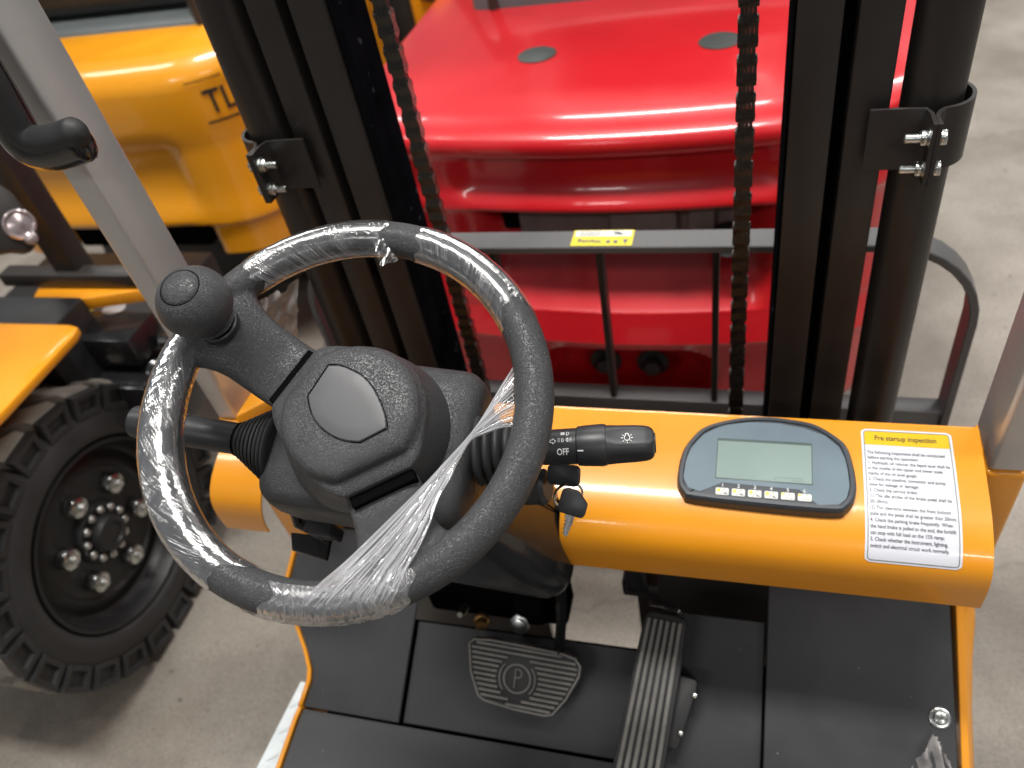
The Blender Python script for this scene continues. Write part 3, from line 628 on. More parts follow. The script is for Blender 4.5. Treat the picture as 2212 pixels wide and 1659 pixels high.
# ---- steering column cover, shroud
def rbox_ring(hx, hy, cx, cy, h, r, n=6): return [W(p[0], p[1], h) for p in rrect(2*hx, 2*hy, r, n, cx, cy)]
def cov(s): return (s[0]*.955, s[1]*.94, s[2]+.0055, s[3]-.004)+tuple(s[4:])
def colrings(seq): return [rbox_ring(*s) for s in seq]
bm = NB(); loft(bm, colrings([cov(q) for q in [(.070, .050, 0, .0, -.056, .02), (.088, .066, 0, .0, -.0575, .022), (.095, .0735, 0, 0, -.0615, .022), (.0990, .0785, 0, 0, -.069, .022), (.1005, .0800, 0, 0, -.082, .022), (.1010, .0805, 0, 0, -.100, .022)]])); cc = obj('column_cover', bm, 'fine_plastic', FL, 50)
bm = NB(); loft(bm, colrings([cov(q) for q in [(.098, .0775, 0, 0, -.100, .022), (.098, .0775, 0, 0, -.1016, .022)]])); obj('cover_seam', bm, 'dark_void', cc)
bm = NB(); loft(bm, colrings([cov(q) for q in [(.1005, .0800, 0, 0, -.1016, .022), (.0985, .0790, 0, 0, -.125, .024), (.092, .074, 0, -.001, -.148, .026), (.078, .062, 0, -.004, -.165, .03), (.068, .052, 0, -.006, -.175, .03)]])); obj('lower_cover', bm, 'fine_plastic', cc, 50)
bm = NB(); loft(bm, colrings([(.066, .052, .01, -.004, -.165, .028), (.076, .056, .018, -.004, -.21, .028), (.094, .060, .030, -.006, -.27, .03), (.112, .064, .040, -.010, -.33, .032), (.124, .066, .044, -.014, -.38, .034), (.126, .062, .044, -.016, -.40, .034)])); sh = obj('column_shroud', bm, 'gloss_black', FL, 50)
bm = NB(); tube(bm, [W(.0985, .012, -.18), W(.118, .012, -.24), W(.146, .012, -.31), W(.169, .010, -.385)], .0010, 6); obj('shroud_seam', bm, 'dark_void', sh)
bm = NB(); box(bm, (-.075, -.085, -.19), (-.045, -.072, -.155), .002, 1, WMX); tube(bm, [W(-.09, -.06, -.15), W(-.088, -.075, -.17), W(-.06, -.082, -.18)], .006, 8); obj('tilt_catch', bm, 'smooth_plastic', FL)
bm = NB(); prism(bm, [(-.098, -.100), (-.058, -.104), (-.060, -.080), (-.105, -.082)], .006, .001, 1, WMX @ Matrix.Translation((0, 0, -.20))); obj('tilt_catch_flap', bm, 'gloss_black', FL)

# ---- levers
def bellows(bm, m, r0, r1, L, n, squash=1.0):
    rings = []
    for i in range(n):
        for f, g in ((.0, .80), (.22, .96), (.5, 1.), (.78, .96)):
            t = (i+f)/n; r = (r0+(r1-r0)*t)*(1 if g == 1 else g+.0); rings.append((r, L*t))
    rings.append((r1*.8, L)); lathe(bm, rings, m, 30)
A, B = W(-.0815, -.0225, -.082), W(-.2480, -.0195, -.080); d = (B-A).normalized(); m = frame(A, W2, d)
bm = NB(); lathe(bm, [(.0122, .030), (.0128, .040), (.0150, .046), (.0156, .085), (.0160, .098), (.0153, .0985), (.0153, .0995), (.0160, .100), (.0166, .150), (.0155, .158), (.008, .1615), (.0002, .162)], m, 40); lv = obj('direction_lever', bm, 'smooth_plastic', FL, 40, label='black direction lever left of the steering column')
bm = NB(); bellows(bm, m, .0420, .0140, .050, 9); obj('rubber_boot', bm, 'rubber', lv, 60)
bm = NB(); lathe(bm, [(.0158, .0452), (.0163, .0457), (.0163, .0467), (.0158, .0470)], m, 40, False); obj('lever_joint', bm, 'dark_void', lv)
A, B = W(.100, .0005, -.082), W(.2535, .0285, -.078); d = (B-A).normalized(); m = frame(A, WN+W2*.1, d); L = (B-A).length
bm = NB(); lathe(bm, [(.0120, .03), (.0150, .052), (.0155, .062), (.0160, .090), (.0150, .0905)], m, 40); rl = obj('light_switch_lever', bm, 'smooth_plastic', FL, 40, label='black light switch lever with white symbols right of the column')
bm = NB(); bellows(bm, m, .0330, .0175, .052, 6); obj('rubber_boot', bm, 'rubber', rl, 60)
bm = NB(); lathe(bm, [(.0150, .0905), (.0172, .0908), (.0178, .096), (.0186, .112), (.0180, .1155), (.0168, .1160)], m, 40); obj('switch_collar', bm, 'smooth_plastic', rl, 40)
bm = NB(); rings = []
for z, r, fl in ((.114, .0172, .0), (.118, .0172, .3), (.124, .0168, 1), (.140, .0162, 1), (.148, .0156, 1), (.1525, .0146, .8), (.1555, .0125, .5), (.1568, .0100, .2), (.1570, .0005, .0)):
    ring = []
    for k in range(48):
        a = 2*math.pi*k/48; rr_ = r
        for a0 in (40, 130, 220, 310):                     # flattened faces of the end knob
            c = math.cos(a-rad(a0-45))
            if c > .6: rr_ = min(rr_, r*(1-.13*fl)/c)
        ring.append(m @ V((rr_*math.cos(a), rr_*math.sin(a), z)))
    rings.append(ring)
loft(bm, rings); obj('switch_knob', bm, 'smooth_plastic', rl, 28)
bm = NB(); lathe(bm, [(.0088, .1566), (.0088, .1576), (.0082, .1580), (.0002, .1581)], m, 30, False); obj('end_cap', bm, 'smooth_plastic', rl)
# markings wrapped on the lever: a along the lever, b round it (towards the camera)
mi = m.inverted(); vc = mi @ CAM; va = math.atan2(vc.y, vc.x)
updir = 1 if (m.to_3x3() @ V((-math.sin(va), math.cos(va), 0))).dot(W2) > 0 else -1
def onlever(r): return lambda a, b: m @ V((r*math.cos(va+updir*b/r), r*math.sin(va+updir*b/r), a))
f = onlever(.01615); bm = NB()
vs, fs = textmesh('OFF', .0082, 'LEFT', 0, .00018); flatmesh(bm, [(.0735+a*.72, b-.0072) for a, b in vs], fs, f)
def scale(pts, k, dx, dy): return [((a[0]*k+dx, a[1]*k+dy), (b[0]*k+dx, b[1]*k+dy)) for a, b in pts]
arr = chainseg([(-1, 0), (0, 1), (0, .45), (.9, .45), (.9, -.45), (0, -.45), (0, -1), (-1, 0)])
strokes(bm, scale(arr, .0026, .0640, .0052), .0005, f); strokes(bm, scale([((-a[0], a[1]), (-b[0], b[1])) for a, b in arr], .0026, .0703, .0052), .0005, f)
dl = chainseg(arcpts(0, 0, .8, -90, 90, 8)+[(0, .8), (0, -.8)])
strokes(bm, scale(dl, .0020, .0785, .0058), .0005, f)+0 if False else strokes(bm, scale(dl, .0020, .0780, .0058), .0005, f)
strokes(bm, scale([((-a[0], a[1]), (-b[0], b[1])) for a, b in dl], .0020, .0835, .0060), .0005, f)
for k in (-1, 0, 1):
    strokes(bm, [((.0745, .0058+k*.0014), (.0765, .0058+k*.0014)), ((.0848, .0060+k*.0014), (.0866, .0060+k*.0014))], .0004, f)
    strokes(bm, [((.0770, .0125+k*.0012), (.0805, .0125+k*.0012))], .0008, f)
strokes(bm, scale(dl, .0026, .0822, .0125), .0005, f)
obj('lever_symbols', bm, 'print_white', rl)
f = onlever(.0181); bm = NB(); strokes(bm, [((.0915, -.0040), (.0965, -.0040))], .0012, f); obj('pointer_mark', bm, 'print_white', rl)
f = onlever(.0168); bm = NB(); c0 = (.1340, .0055)
strokes(bm, chainseg(arcpts(*c0, .0024, 115, 425, 14)), .0006, f); strokes(bm, chainseg([(c0[0]-.0012, c0[1]+.0020), (c0[0]-.0012, c0[1]+.0040), (c0[0]+.0012, c0[1]+.0040), (c0[0]+.0012, c0[1]+.0020)]), .0006, f)
for a in (-140, -115+25, -40, 0, 180, 35, 145):
    strokes(bm, [((c0[0]+.0034*math.cos(rad(a)), c0[1]+.0034*math.sin(rad(a))), (c0[0]+.0050*math.cos(rad(a)), c0[1]+.0050*math.sin(rad(a))))], .0006, f)
obj('lamp_symbol', bm, 'print_white', rl)
bm = NB(); box(bm, (.150, .018, -.125), (.176, .036, -.108), .002, 1, WMX); obj('connector', bm, 'smooth_plastic', FL)
# ignition lock
LK = W(.150, -.016, -.118); m = frame(LK, W2, (W(.185, -.012, -.108)-LK))
bm = NB(); lathe(bm, [(.016, -.04), (.016, .004), (.0165, .006), (.0165, .012), (.013, .015)], m, 32); obj('ignition_lock', bm, 'smooth_plastic', FL)

# ---- mast
XM = -.217
def mirror(dx): return [XM-dx, XM+dx]
def chan(name, dx0, dx1, y0, y1, side, label):
    a, b = (XM+dx0, XM+dx1) if side > 0 else (XM-dx1, XM-dx0)
    bm = NB(); wweb = .012
    outer = (XM+side*dx1, XM+side*dx0)
    xi, xo = XM+side*dx0, XM+side*dx1
    # C section: flange facing the driver, far flange, web
    poly = [(xi, y0), (xo, y0), (xo, y0+.014), (xi+side*wweb, y0+.016), (xi+side*wweb, y1-.016), (xo, y1-.014), (xo, y1), (xi, y1)]
    prism(bm, poly, 2.1, .003, 2, Matrix.Translation((0, 0, .12))); return obj(name, bm, 'mast_black', FL, label=label)
for s, nm in ((-1, 'left'), (1, 'right')):
    chan('mast_channel', .308, .3485, .850, .955, s, 'outer black mast channel on the %s' % nm)
    chan('mast_channel', .251, .2945, .850, .950, s, 'inner black mast channel on the %s' % nm)
    bm = NB(); box(bm, (XM+s*.2965-.006, .866, .12), (XM+s*.3045+.002 if s > 0 else XM+s*.3045+.014, .93, 2.2)) if False else box(bm, (min(XM+s*.2952, XM+s*.3072), .872, .12), (max(XM+s*.2952, XM+s*.3072), .93, 2.2)); obj('mast_gap_shade', bm, 'dark_void', FL)  # black strip put in for the shade between the two channels
    bm = NB(); box(bm, (min(XM+s*.246, XM+s*.2495), .858, .12), (max(XM+s*.246, XM+s*.2495), .948, 2.2), .001, 1); obj('inner_web', bm, 'mast_gloss', FL)
    xc = XM+s*.3905; bm = NB(); lathe(bm, [(.0300, .12), (.0300, 2.2)], Matrix.Translation((xc, .872, 0)), 40); obj('lift_cylinder', bm, 'mast_black', FL, label='black lift cylinder beside the %s mast channel' % nm)
    # clamp round the cylinder with bolts
    zc = 1.108; bm = NB(); R = .0365
    path = [(xc-s*.062, .838), (xc-s*.030, .838), (xc-s*.010, .836), (xc-s*.006, .826), (xc-s*.0055, .800)]
    def strip(bm, pth, z0, z1, th=.004):
        P = [V((a, b, 0)) for a, b in pth]; rings = []
        for i, p in enumerate(P):
            dd = (P[min(i+1, len(P)-1)]-P[max(0, i-1)]).normalized(); nn = V((-dd.y, dd.x, 0))*th/2
            rings.append([p+nn+V((0, 0, z0)), p+nn+V((0, 0, z1)), p-nn+V((0, 0, z1)), p-nn+V((0, 0, z0))])
        loft(bm, rings)
    strip(bm, path, zc-.034, zc+.034)
    cb = obj('clamp_bracket', bm, 'mast_black', FL, 40)
    a0 = 62 if s > 0 else 118
    loop = [(xc-s*.001, .800), (xc-s*.001, .822)]
    cyl = []
    for k in range(15):
        a = rad(-75+k*15); cyl.append((xc+s*R*math.cos(a)+s*.002, .872+R*math.sin(a)))
    p2 = spline([(x, y, 0) for x, y in loop+[(xc+s*.006, .834)]+cyl], 3)
    bm = NB(); strip(bm, [(p.x, p.y) for p in p2], zc-.034, zc+.034); obj('clamp_loop', bm, 'mast_black', cb, 40)
    for dz in (.014, -.020):
        for sd, ll in ((1, .0055), (-1, .0)):
            mm = frame((xc-s*.0035+s*sd*.0045, .812, zc+dz), (0, 0, 1), (s*sd, 0, 0)); bm = NB(); hexnut(bm, mm, .0088, .0075); lathe(bm, [(.0105, -.0012), (.0105, .0004)], mm, 20)
            if sd < 0: lathe(bm, [(.0048, .007), (.0048, .021), (.0040, .022)], mm, 16)
            obj('clamp_bolt', bm, 'zinc', cb)
# leaf chains
PIT = .0212
def linkmesh(kind):
    bm = NB(); xs = (-.0086, -.0043, .0, .0043, .0086) if kind == 0 else (-.00645, -.00215, .00215, .00645)
    prof = [(.0078*math.cos(rad(a)), .0078*math.sin(rad(a))) for a in range(0, 181, 20)]
    poly = [(x, y+PIT/2-.0010) for x, y in prof]+[(-.0052, .002), (-.0052, -.002)]+[(-x, -y-PIT/2+.0010) for x, y in prof]+[(.0052, -.002), (.0052, .002)]
    for x in xs:
        prism(bm, poly, .0041, 0, 1, Matrix.Translation((x-.00205, 0, 0)) @ Matrix(((0, 0, 1, 0), (1, 0, 0, 0), (0, 1, 0, 0), (0, 0, 0, 1))))
    if kind == 0:
        for z in (-PIT/2, PIT/2): lathe(bm, [(.0030, -.0112), (.0042, -.0106), (.0042, .0106), (.0030, .0112)], Matrix.Translation((0, 0, z)) @ Matrix.Rotation(rad(90), 4, 'Y'), 14)
    me = mesh_of(bm, 'chain_steel', 'chain_link'); me.materials.append(M['pin_steel'])
    for p in me.polygons:
        if abs(p.center.x) > .0104: p.material_index = 1
    return me
LM = [linkmesh(0), linkmesh(1)]
for s, nm in ((-1, 'left'), (1, 'right')):
    xc = XM+s*.2045
    ch = bpy.data.objects.new('lift_chain', None); ch.empty_display_size = .05; link(ch, FL, (xc, .90, .40)); ch['label'] = 'black leaf chain on the %s side of the mast' % nm
    for k in range(52):
        inst('chain_link', LM[k % 2], ch, Matrix.Translation((xc, .90, .36+PIT*k)))
# ---- load backrest
def bar(name, pts, wx, wy, mt='grey_paint', label=None):
    bm = NB(); P = [V(p) for p in pts]; rings = []
    for i, p in enumerate(P):
        d = (P[min(i+1, len(P)-1)]-P[max(0, i-1)]).normalized(); yv = V((0, 1, 0)); nx = d.cross(yv).normalized()
        rings.append([p+nx*wx/2+yv*wy/2, p+nx*wx/2-yv*wy/2, p-nx*wx/2-yv*wy/2, p-nx*wx/2+yv*wy/2])
    loft(bm, rings); bmesh.ops.recalc_face_normals(bm, faces=bm.faces[:]); bev(bm, .0015, 1, 50); return obj(name, bm, mt, FL, 40, label=label)
YB = 1.0; HB = .522; path = []
for k in range(9): a = rad(90*k/8); path.append((XM+HB-.13+.13*math.sin(a), YB, .8745-.13+.13*math.cos(a)))
pth = [(XM-q[0]+XM, q[1], q[2]) for q in path[::-1]]
bar('load_backrest', [(pth[0][0], YB, .42)]+pth+path+[(path[-1][0], YB, .42)], .012, .045, label='black load backrest frame behind the mast')
for dx in (-.345, -.172, -.003, .169, .345):
    bar('backrest_bar', [(XM+dx, YB, .868), (XM+dx-.002, YB, .45)], .010, .026, 'mast_black')
bm = NB(); box(bm, (XM-.53, .985, .44), (XM+.53, 1.02, .558), .003); obj('carriage_plate', bm, 'grey_paint', FL)
# warning sticker on the bar (upside down for the driver)
zt = .8745+.0063
def ws(a, b, o=0.): return V((-.2140-a, YB+.001-b*.0, zt+o))+V((0, -b, 0))
bm = NB(); polyflat(bm, [(-.046, -.0205), (.046, -.0205), (.046, .0205), (-.046, .0205)], lambda a, b: ws(a, b, .0006)); wsx = obj('warning_sticker', bm, 'warn_yellow', FL, label='yellow and white warning sticker on the grey bar')
bm = NB(); polyflat(bm, [(-.0425, -.0035), (-.0010, -.0035), (-.0010, -.0185), (-.0425, -.0185)], lambda a, b: ws(a, b, .0010)); polyflat(bm, [(.0002, -.0035), (.0425, -.0035), (.0425, -.0185), (.0002, -.0185)], lambda a, b: ws(a, b, .0010)); obj('white_field', bm, 'print_white', wsx)
bm = NB(); vs, fs = textmesh('Warning', .0125, 'LEFT', 0, .0004); flatmesh(bm, [(a*.82+.0005, b+.0055) for a, b in vs], fs, lambda a, b: ws(a, b, .0012))
polyflat(bm, [(-.040, .0045), (-.031, .0045), (-.0355, .0175)], lambda a, b: ws(a, b, .0011)); polyflat(bm, rrect(.006, .008, .001, 2, -.021, .0105), lambda a, b: ws(a, b, .0011)); polyflat(bm, rrect(.006, .008, .001, 2, -.010, .0105), lambda a, b: ws(a, b, .0011))
polyflat(bm, [(-.034, -.0055), (-.016, -.0120), (-.014, -.0165), (-.022, -.0150)], lambda a, b: ws(a, b, .0013)); strokes(bm, [((-.026, -.0045), (-.022, -.0175)), ((-.012, -.0090), (-.034, -.0090)), ((-.018, -.006), (-.03, -.015))], .0012, lambda a, b: ws(a, b, .0013))
for k, (n0, n1) in enumerate(((.006, .036), (.003, .040), (.004, .038))):
    q = n0
    while q < n1: strokes(bm, [((q, -.0065-.0042*k), (q+.0022, -.0065-.0042*k))], .0026, lambda a, b: ws(a, b, .0012)); q += .0034
obj('warning_print', bm, 'print_grey', wsx)

# ---- unseen seat behind the camera, added to keep light off the toe boards
bm = NB(); box(bm, (-.47, -.46, .72), (.05, .02, .86), .045, 4); obj('seat_cushion', bm, 'seat_vinyl', FL)
bm = NB(); box(bm, (-.46, -.60, .80), (.04, -.46, 1.46), .05, 4); obj('seat_back', bm, 'seat_vinyl', FL)
bm = NB(); box(bm, (-.64, -1.2, .40), (.22, -.42, .74), .03, 3); obj('unseen_seat_base', bm, 'orange_paint', FL)
# ---- overhead guard legs
def leg(x0, x1, y0, y1, z0, z1, mt, name, label, bvl=.006):
    bm = NB(); sx = .0; ly = .0
    rings = []
    for z in (z0, z1):
        dy = (z-.9)*-.03; rings.append([V((x0, y0+dy, z)), V((x1, y0+dy, z)), V((x1, y1+dy, z)), V((x0, y1+dy, z))])
    loft(bm, rings); bmesh.ops.recalc_face_normals(bm, faces=bm.faces[:]); bev(bm, bvl, 3, 50); return obj(name, bm, mt, FL, 50, label=label)
leg(-.692, -.658, .622, .684, .845, 1.9, 'silver_paint', 'overhead_guard_leg', 'silver grey overhead guard leg at the left end of the dashboard')
leg(.2585, .297, .650, .722, .806, 1.9, 'silver_paint', 'overhead_guard_leg', 'silver grey overhead guard leg at the right end of the dashboard')
leg(-.694, -.640, .615, .690, .30, .846, 'orange_paint', 'guard_leg_base', 'orange foot of the left guard leg')
leg(.2565, .299, .648, .724, .25, .8055, 'orange_paint', 'guard_leg_base', 'orange foot of the right guard leg')
bm = NB(); prism(bm, [(-.640, .60), (-.600, .64), (-.575, .6796), (-.640, .6796)], .035, .004, 2, Matrix.Translation((0, 0, .842))); obj('leg_bracket', bm, 'orange_paint', FL)
# black rounded grab handle clamped on the left leg
gp = [pY(u, v, .575) for u, v in [(-120, 20), (-60, 120), (-8, 205), (25, 262), (48, 300), (75, 320), (105, 322), (135, 316), (162, 306), (182, 297)]]
bm = NB(); SG = spline(gp, 5); tube(bm, SG, [.0165*min(1, .5+.17*(len(SG)-1-i)) for i in range(len(SG))], 14, True, 1.3, up=(0, 1, 0)); gh = obj('grab_handle', bm, 'gloss_black', FL, 50, label='black rounded handle in front of the left guard leg')
gp2 = [p+V((.008, -.004, .010)) for p in gp]; bm = NB(); SG = spline(gp2, 5); tube(bm, SG, [.0135*min(1, .4+.17*(len(SG)-1-i)) for i in range(len(SG))], 12, True, 1.1, up=(0, 1, 0)); obj('handle_pad', bm, 'rubber', gh, 50)

# ================================================================== keys
KY = thing('key_set', 'black headed spare key hanging on a split ring from the ignition key', 'keys', W(.182, -.030, -.112))
p0 = pP(1218, 1026, W(.183, -.012, -.106), WN)
km = frame(p0, (1, .1, -.1), (-.05, -.75, .65)); bm = NB(); prism(bm, rrect(.030, .019, .005, 4), .006, .0012, 2, km, -.003); obj('ignition_key_head', bm, 'smooth_plastic', KY)
c = p0+V((.003, -.008, -.020)); bm = NB()
for o_, rr_ in ((0, .0165), (.0014, .0168)):
    cc_ = c+V((0, o_, 0)); tube(bm, [cc_+V((rr_*.72*math.cos(rad(a)), .006*math.cos(rad(a)), rr_*math.sin(rad(a)))) for a in range(0, 361, 12)], .0008, 6)
obj('split_ring', bm, 'zinc', KY)
p1 = pP(1238, 1090, W(.19, -.034, -.100), WN); d = (pP(1222, 1146, W(.19, -.034, -.100), WN)-p1).normalized()
sm = frame(p1, V((-d.z, 0, d.x)) if False else d.cross(WN)*-1, (.15, -.72, .66)); sm = frame(p1, -d, (.15, -.72, .66))
bm = NB(); prism(bm, [(.0130, -.002), (.0130, .009), (.0100, .0125), (-.006, .0125), (-.0095, .0100), (-.0095, -.0100), (-.006, -.0125), (.004, -.0125)], .0062, .0014, 2, sm, -.0031); obj('spare_key_head', bm, 'smooth_plastic', KY)
bl = [(-.009, .0042), (-.013, .0044), (-.014, .0028), (-.016, .0034), (-.0175, .0022), (-.019, .0034), (-.021, .0020), (-.0225, .0030), (-.0245, .0016), (-.0265, .0022), (-.029, -.0004), (-.029, -.0022), (-.0265, -.0030), (-.024, -.0026), (-.022, -.0036), (-.020, -.0028), (-.018, -.0040), (-.009, -.0042)]
bm = NB(); prism(bm, bl, .0018, .0003, 1, sm, -.0009); obj('spare_key_blade', bm, 'steel', KY)
bm = NB(); box(bm, (-.027, -.0006, .0009), (-.010, .0006, .0012), mtx=sm); obj('blade_groove', bm, 'zinc', KY)

# ================================================================== clear film wound on the wheel
def noise1(x, y): return math.sin(x*3.1+1.7*math.sin(y*2.3))*.5+math.sin(x*7.7+y*5.1)*.3+math.sin(x*15.3-y*9.1+2)*.2
def uvset(me, uvs):
    l = me.uv_layers.new(name='UVMap')
    for p in me.polygons:
        for li in p.loop_indices: l.data[li].uv = uvs[me.loops[li].vertex_index]
def filmobj(name, verts, faces, uvs, mt, parent=None):
    me = bpy.data.meshes.new(name); me.from_pydata(verts, [], faces); uvset(me, uvs); me.materials.append(M[mt]); me.shade_smooth()
    o = bpy.data.objects.new(name, me); link(o, parent); return o
def wrap(name, a0, a1, mt, label, off=.0009, amp=.00012, spiral=1.4, skew0=lambda j: 0, skew1=lambda j: 0, na=None, puff=lambda a, f: 0):
    na = na or int(abs(a1-a0)*2.4); nj = 64; vs = []; uv = []
    for i in range(na+1):
        for j in range(nj+1):
            ph = 2*math.pi*j/nj; t = i/na; a = a0+skew0(ph)+(a1+skew1(ph)-a0-skew0(ph))*t
            sp = ph*spiral+rad(a)*RR/RT
            rr_ = RT+off+amp*(noise1(sp*1.5, ph*.4)+.6*noise1(sp*4.3+2, rad(a)*3))+puff(a, ph)
            x = (RR+rr_*math.cos(ph)); vs.append(W(math.cos(rad(a))*x, math.sin(rad(a))*x, rr_*math.sin(ph))); uv.append((rad(a)*RR, ph*RT))
    fs = [(i*(nj+1)+j, i*(nj+1)+j+1, (i+1)*(nj+1)+j+1, (i+1)*(nj+1)+j) for i in range(na) for j in range(nj)]
    o = filmobj(name, vs, fs, uv, mt); o['label'] = label; o['category'] = 'plastic film'; o['group'] = 'film wound on the steering wheel'; return o
rag = lambda k: (lambda ph: 1.2*math.sin(ph*3+k)+.8*math.sin(ph*7+2*k))
wrap('plastic_film', 91, 137, 'film_tight', 'clear film wound on the top of the steering wheel rim, left of its bare gap', skew0=rag(1), skew1=rag(2))
wrap('plastic_film', 33, 78, 'film_tight', 'clear film wound on the upper right of the steering wheel rim', skew0=lambda p: 6*math.sin(p+.3)+rag(3)(p), skew1=rag(4), amp=.00016)
wrap('plastic_film', 168, 247, 'film_left', 'shiny clear film wound along the left side of the steering wheel rim', amp=.00014, off=.0012, skew1=lambda p: 10-13*math.cos(p)*-1+rag(5)(p) if False else 10*max(0, -math.cos(p))+2+rag(5)(p), skew0=rag(6), spiral=.9,
     puff=lambda a, ph: .0035*max(0, -math.cos(ph))*max(0, math.sin(rad((a-168)/(247-168)*180))))
# the band stretched across the wheel, gathered in the middle
def wp(u, v, h): return WC+(pP(u, v, W(0, 0, h), WN)-WC)
secs = [  # (point a, point b, ripple)
    (wp(1111, 792, -.004), wp(1110, 922, -.004), .0022), (wp(1090, 826, -.002), wp(1082, 925, -.002), .0022), (wp(1062, 872, .000), wp(1050, 937, .000), .0022), (wp(1035, 915, .002), wp(1018, 952, .002), .0020), (wp(1006, 952, .005), wp(994, 990, .005), .0022), (wp(968, 992, .007), wp(972, 1035, .007), .0024),
    (wp(925, 1040, .010), wp(948, 1075, .010), .0024), (wp(868, 1098, .013), wp(925, 1140, .013), .0024), (wp(800, 1165, .016), wp(900, 1195, .016), .0022), (wp(745, 1218, .018), wp(878, 1232, .018), .0020), (wp(700, 1255, .0185), wp(865, 1262, .0185), .0018), (wp(665, 1288, .0165), wp(856, 1283, .0165), .0014), (wp(632, 1322, .010), wp(848, 1302, .011), .0012), (wp(598, 1342, .000), wp(836, 1318, .002), .0012)]
A = spline([s[0] for s in secs], 7); B = spline([s[1] for s in secs], 7); nr = len(A); nc = 72; vs = []; uv = []; acc = 0
for i in range(nr):
    ti = i/(nr-1)*(len(secs)-1); k = min(int(ti), len(secs)-2); rip = secs[k][2]+(secs[k+1][2]-secs[k][2])*(ti-k)
    if i: acc += (A[i]-A[i-1]).length
    for j in range(nc+1):
        q = j/nc; p = A[i].lerp(B[i], q+.012*math.sin(q*23+i*.02)); hgt = rip*(noise1(q*17, i*.006)+.7*noise1(q*41+1, i*.010))
        vs.append(p+WN*hgt); uv.append((acc, q*.055))
fs = [(i*(nc+1)+j, i*(nc+1)+j+1, (i+1)*(nc+1)+j+1, (i+1)*(nc+1)+j) for i in range(nr-1) for j in range(nc)]
band = thing('plastic_film', 'clear film band stretched in strands across the lower right of the steering wheel', 'plastic film', W(.07, -.1, 0), 'film wound on the steering wheel')
bo = filmobj('stretched_band', vs, fs, uv, 'film_band', band)
bm = NB(); rs = random.Random(3)
for k in range(44):
    q = rs.random(); dq = rs.uniform(-.10, .10); i0 = rs.choice((0, 0, 0, 12)); i1 = nr-1-rs.choice((0, 0, 6, 14))
    tube(bm, [A[i].lerp(B[i], max(0, min(1, q+dq*(i/nr)+.03*math.sin(i*.07+k))))+WN*(.0012+.0012*math.sin(i*.1+k*1.7)) for i in range(i0, i1, 3)], rs.uniform(.00022, .0005), 4)
obj('film_strand', bm, 'film_strand', band)['kind'] = 'stuff'
nj = 40; vs = []; uv = []; na = 70
for i in range(na+1):
    for j in range(nj+1):
        ph = -.5*math.pi-.9+(math.pi+1.5)*j/nj; a = -99+14*math.sin(ph)*.5+(39)*i/na+1.2*math.sin(ph*5)
        rr_ = RT+.0012+.0008*noise1(a*.9+ph*2, ph)+.0004*noise1(a*2.3, ph*3); x = RR+rr_*math.cos(ph)
        vs.append(W(math.cos(rad(a))*x, math.sin(rad(a))*x, rr_*math.sin(ph))); uv.append((ph*RT+rad(a)*RR*.3, rad(a)*RR))
fs = [(i*(nj+1)+j, i*(nj+1)+j+1, (i+1)*(nj+1)+j+1, (i+1)*(nj+1)+j) for i in range(na) for j in range(nj)]
filmobj('film_wrap', vs, fs, uv, 'film_band', band)
# crumpled loose ends
def crumple(name, quad, mt, label, amp, n=18, seed=1, cat='plastic film', group=None):
    rs = random.Random(seed); q = [V(p) for p in quad]; nn = (q[1]-q[0]).cross(q[3]-q[0]).normalized(); vs = []; uv = []
    k = [(rs.uniform(2, 9), rs.uniform(2, 9), rs.uniform(0, 6)) for _ in range(6)]
    for i in range(n+1):
        for j in range(n+1):
            s, t = i/n, j/n; p = q[0].lerp(q[1], s).lerp(q[3].lerp(q[2], s), t)
            h = sum(abs(math.sin(a*s+b*t+c))/(1+.3*m_) for m_, (a, b, c) in enumerate(k))-1.6
            e = rs.uniform(-.02, .02) if i in (0, n) or j in (0, n) else 0
            vs.append(p+nn*amp*h+(q[1]-q[0])*e+(q[3]-q[0])*e); uv.append((s*(q[1]-q[0]).length, t*(q[3]-q[0]).length))
    fs = [(i*(n+1)+j, (i+1)*(n+1)+j, (i+1)*(n+1)+j+1, i*(n+1)+j+1) for i in range(n) for j in range(n)]
    o = filmobj(name, vs, fs, uv, mt)
    o['label'] = label; o['category'] = cat
    if group: o['group'] = group
    return o
crumple('film_scrap', [wp(795, 492, .017), wp(815, 500, .017), wp(858, 560, .010), wp(820, 575, .008)], 'film_tight', 'small torn film flap at the end of the top wrap', .0016, 14, 3)
crumple('film_scrap', [wp(765, 478, .013), wp(800, 480, .014), wp(802, 500, .018), wp(758, 500, .018)], 'film_tight', 'crumpled film tuft standing on top of the steering wheel rim', .002, 12, 5)
crumple('plastic_bag', [pY(556, 660, .72), pY(642, 612, .70), pY(640, 770, .74), pY(575, 760, .76)], 'film_bag', 'hazy plastic bag hanging behind the steering wheel spoke', .006, 24, 8, 'plastic bag')
crumple('plastic_bag', [pP(1960, 1690, toe(0, .42, .02), TN), pP(2021, 1588, toe(0, .42, .03), TN), pP(2056, 1650, toe(0, .42, .02), TN), pP(2080, 1720, toe(0, .42, .015), TN)], 'film_bag', 'crumpled clear plastic lying on the right toe board near the screw', .010, 20, 11, 'plastic bag')

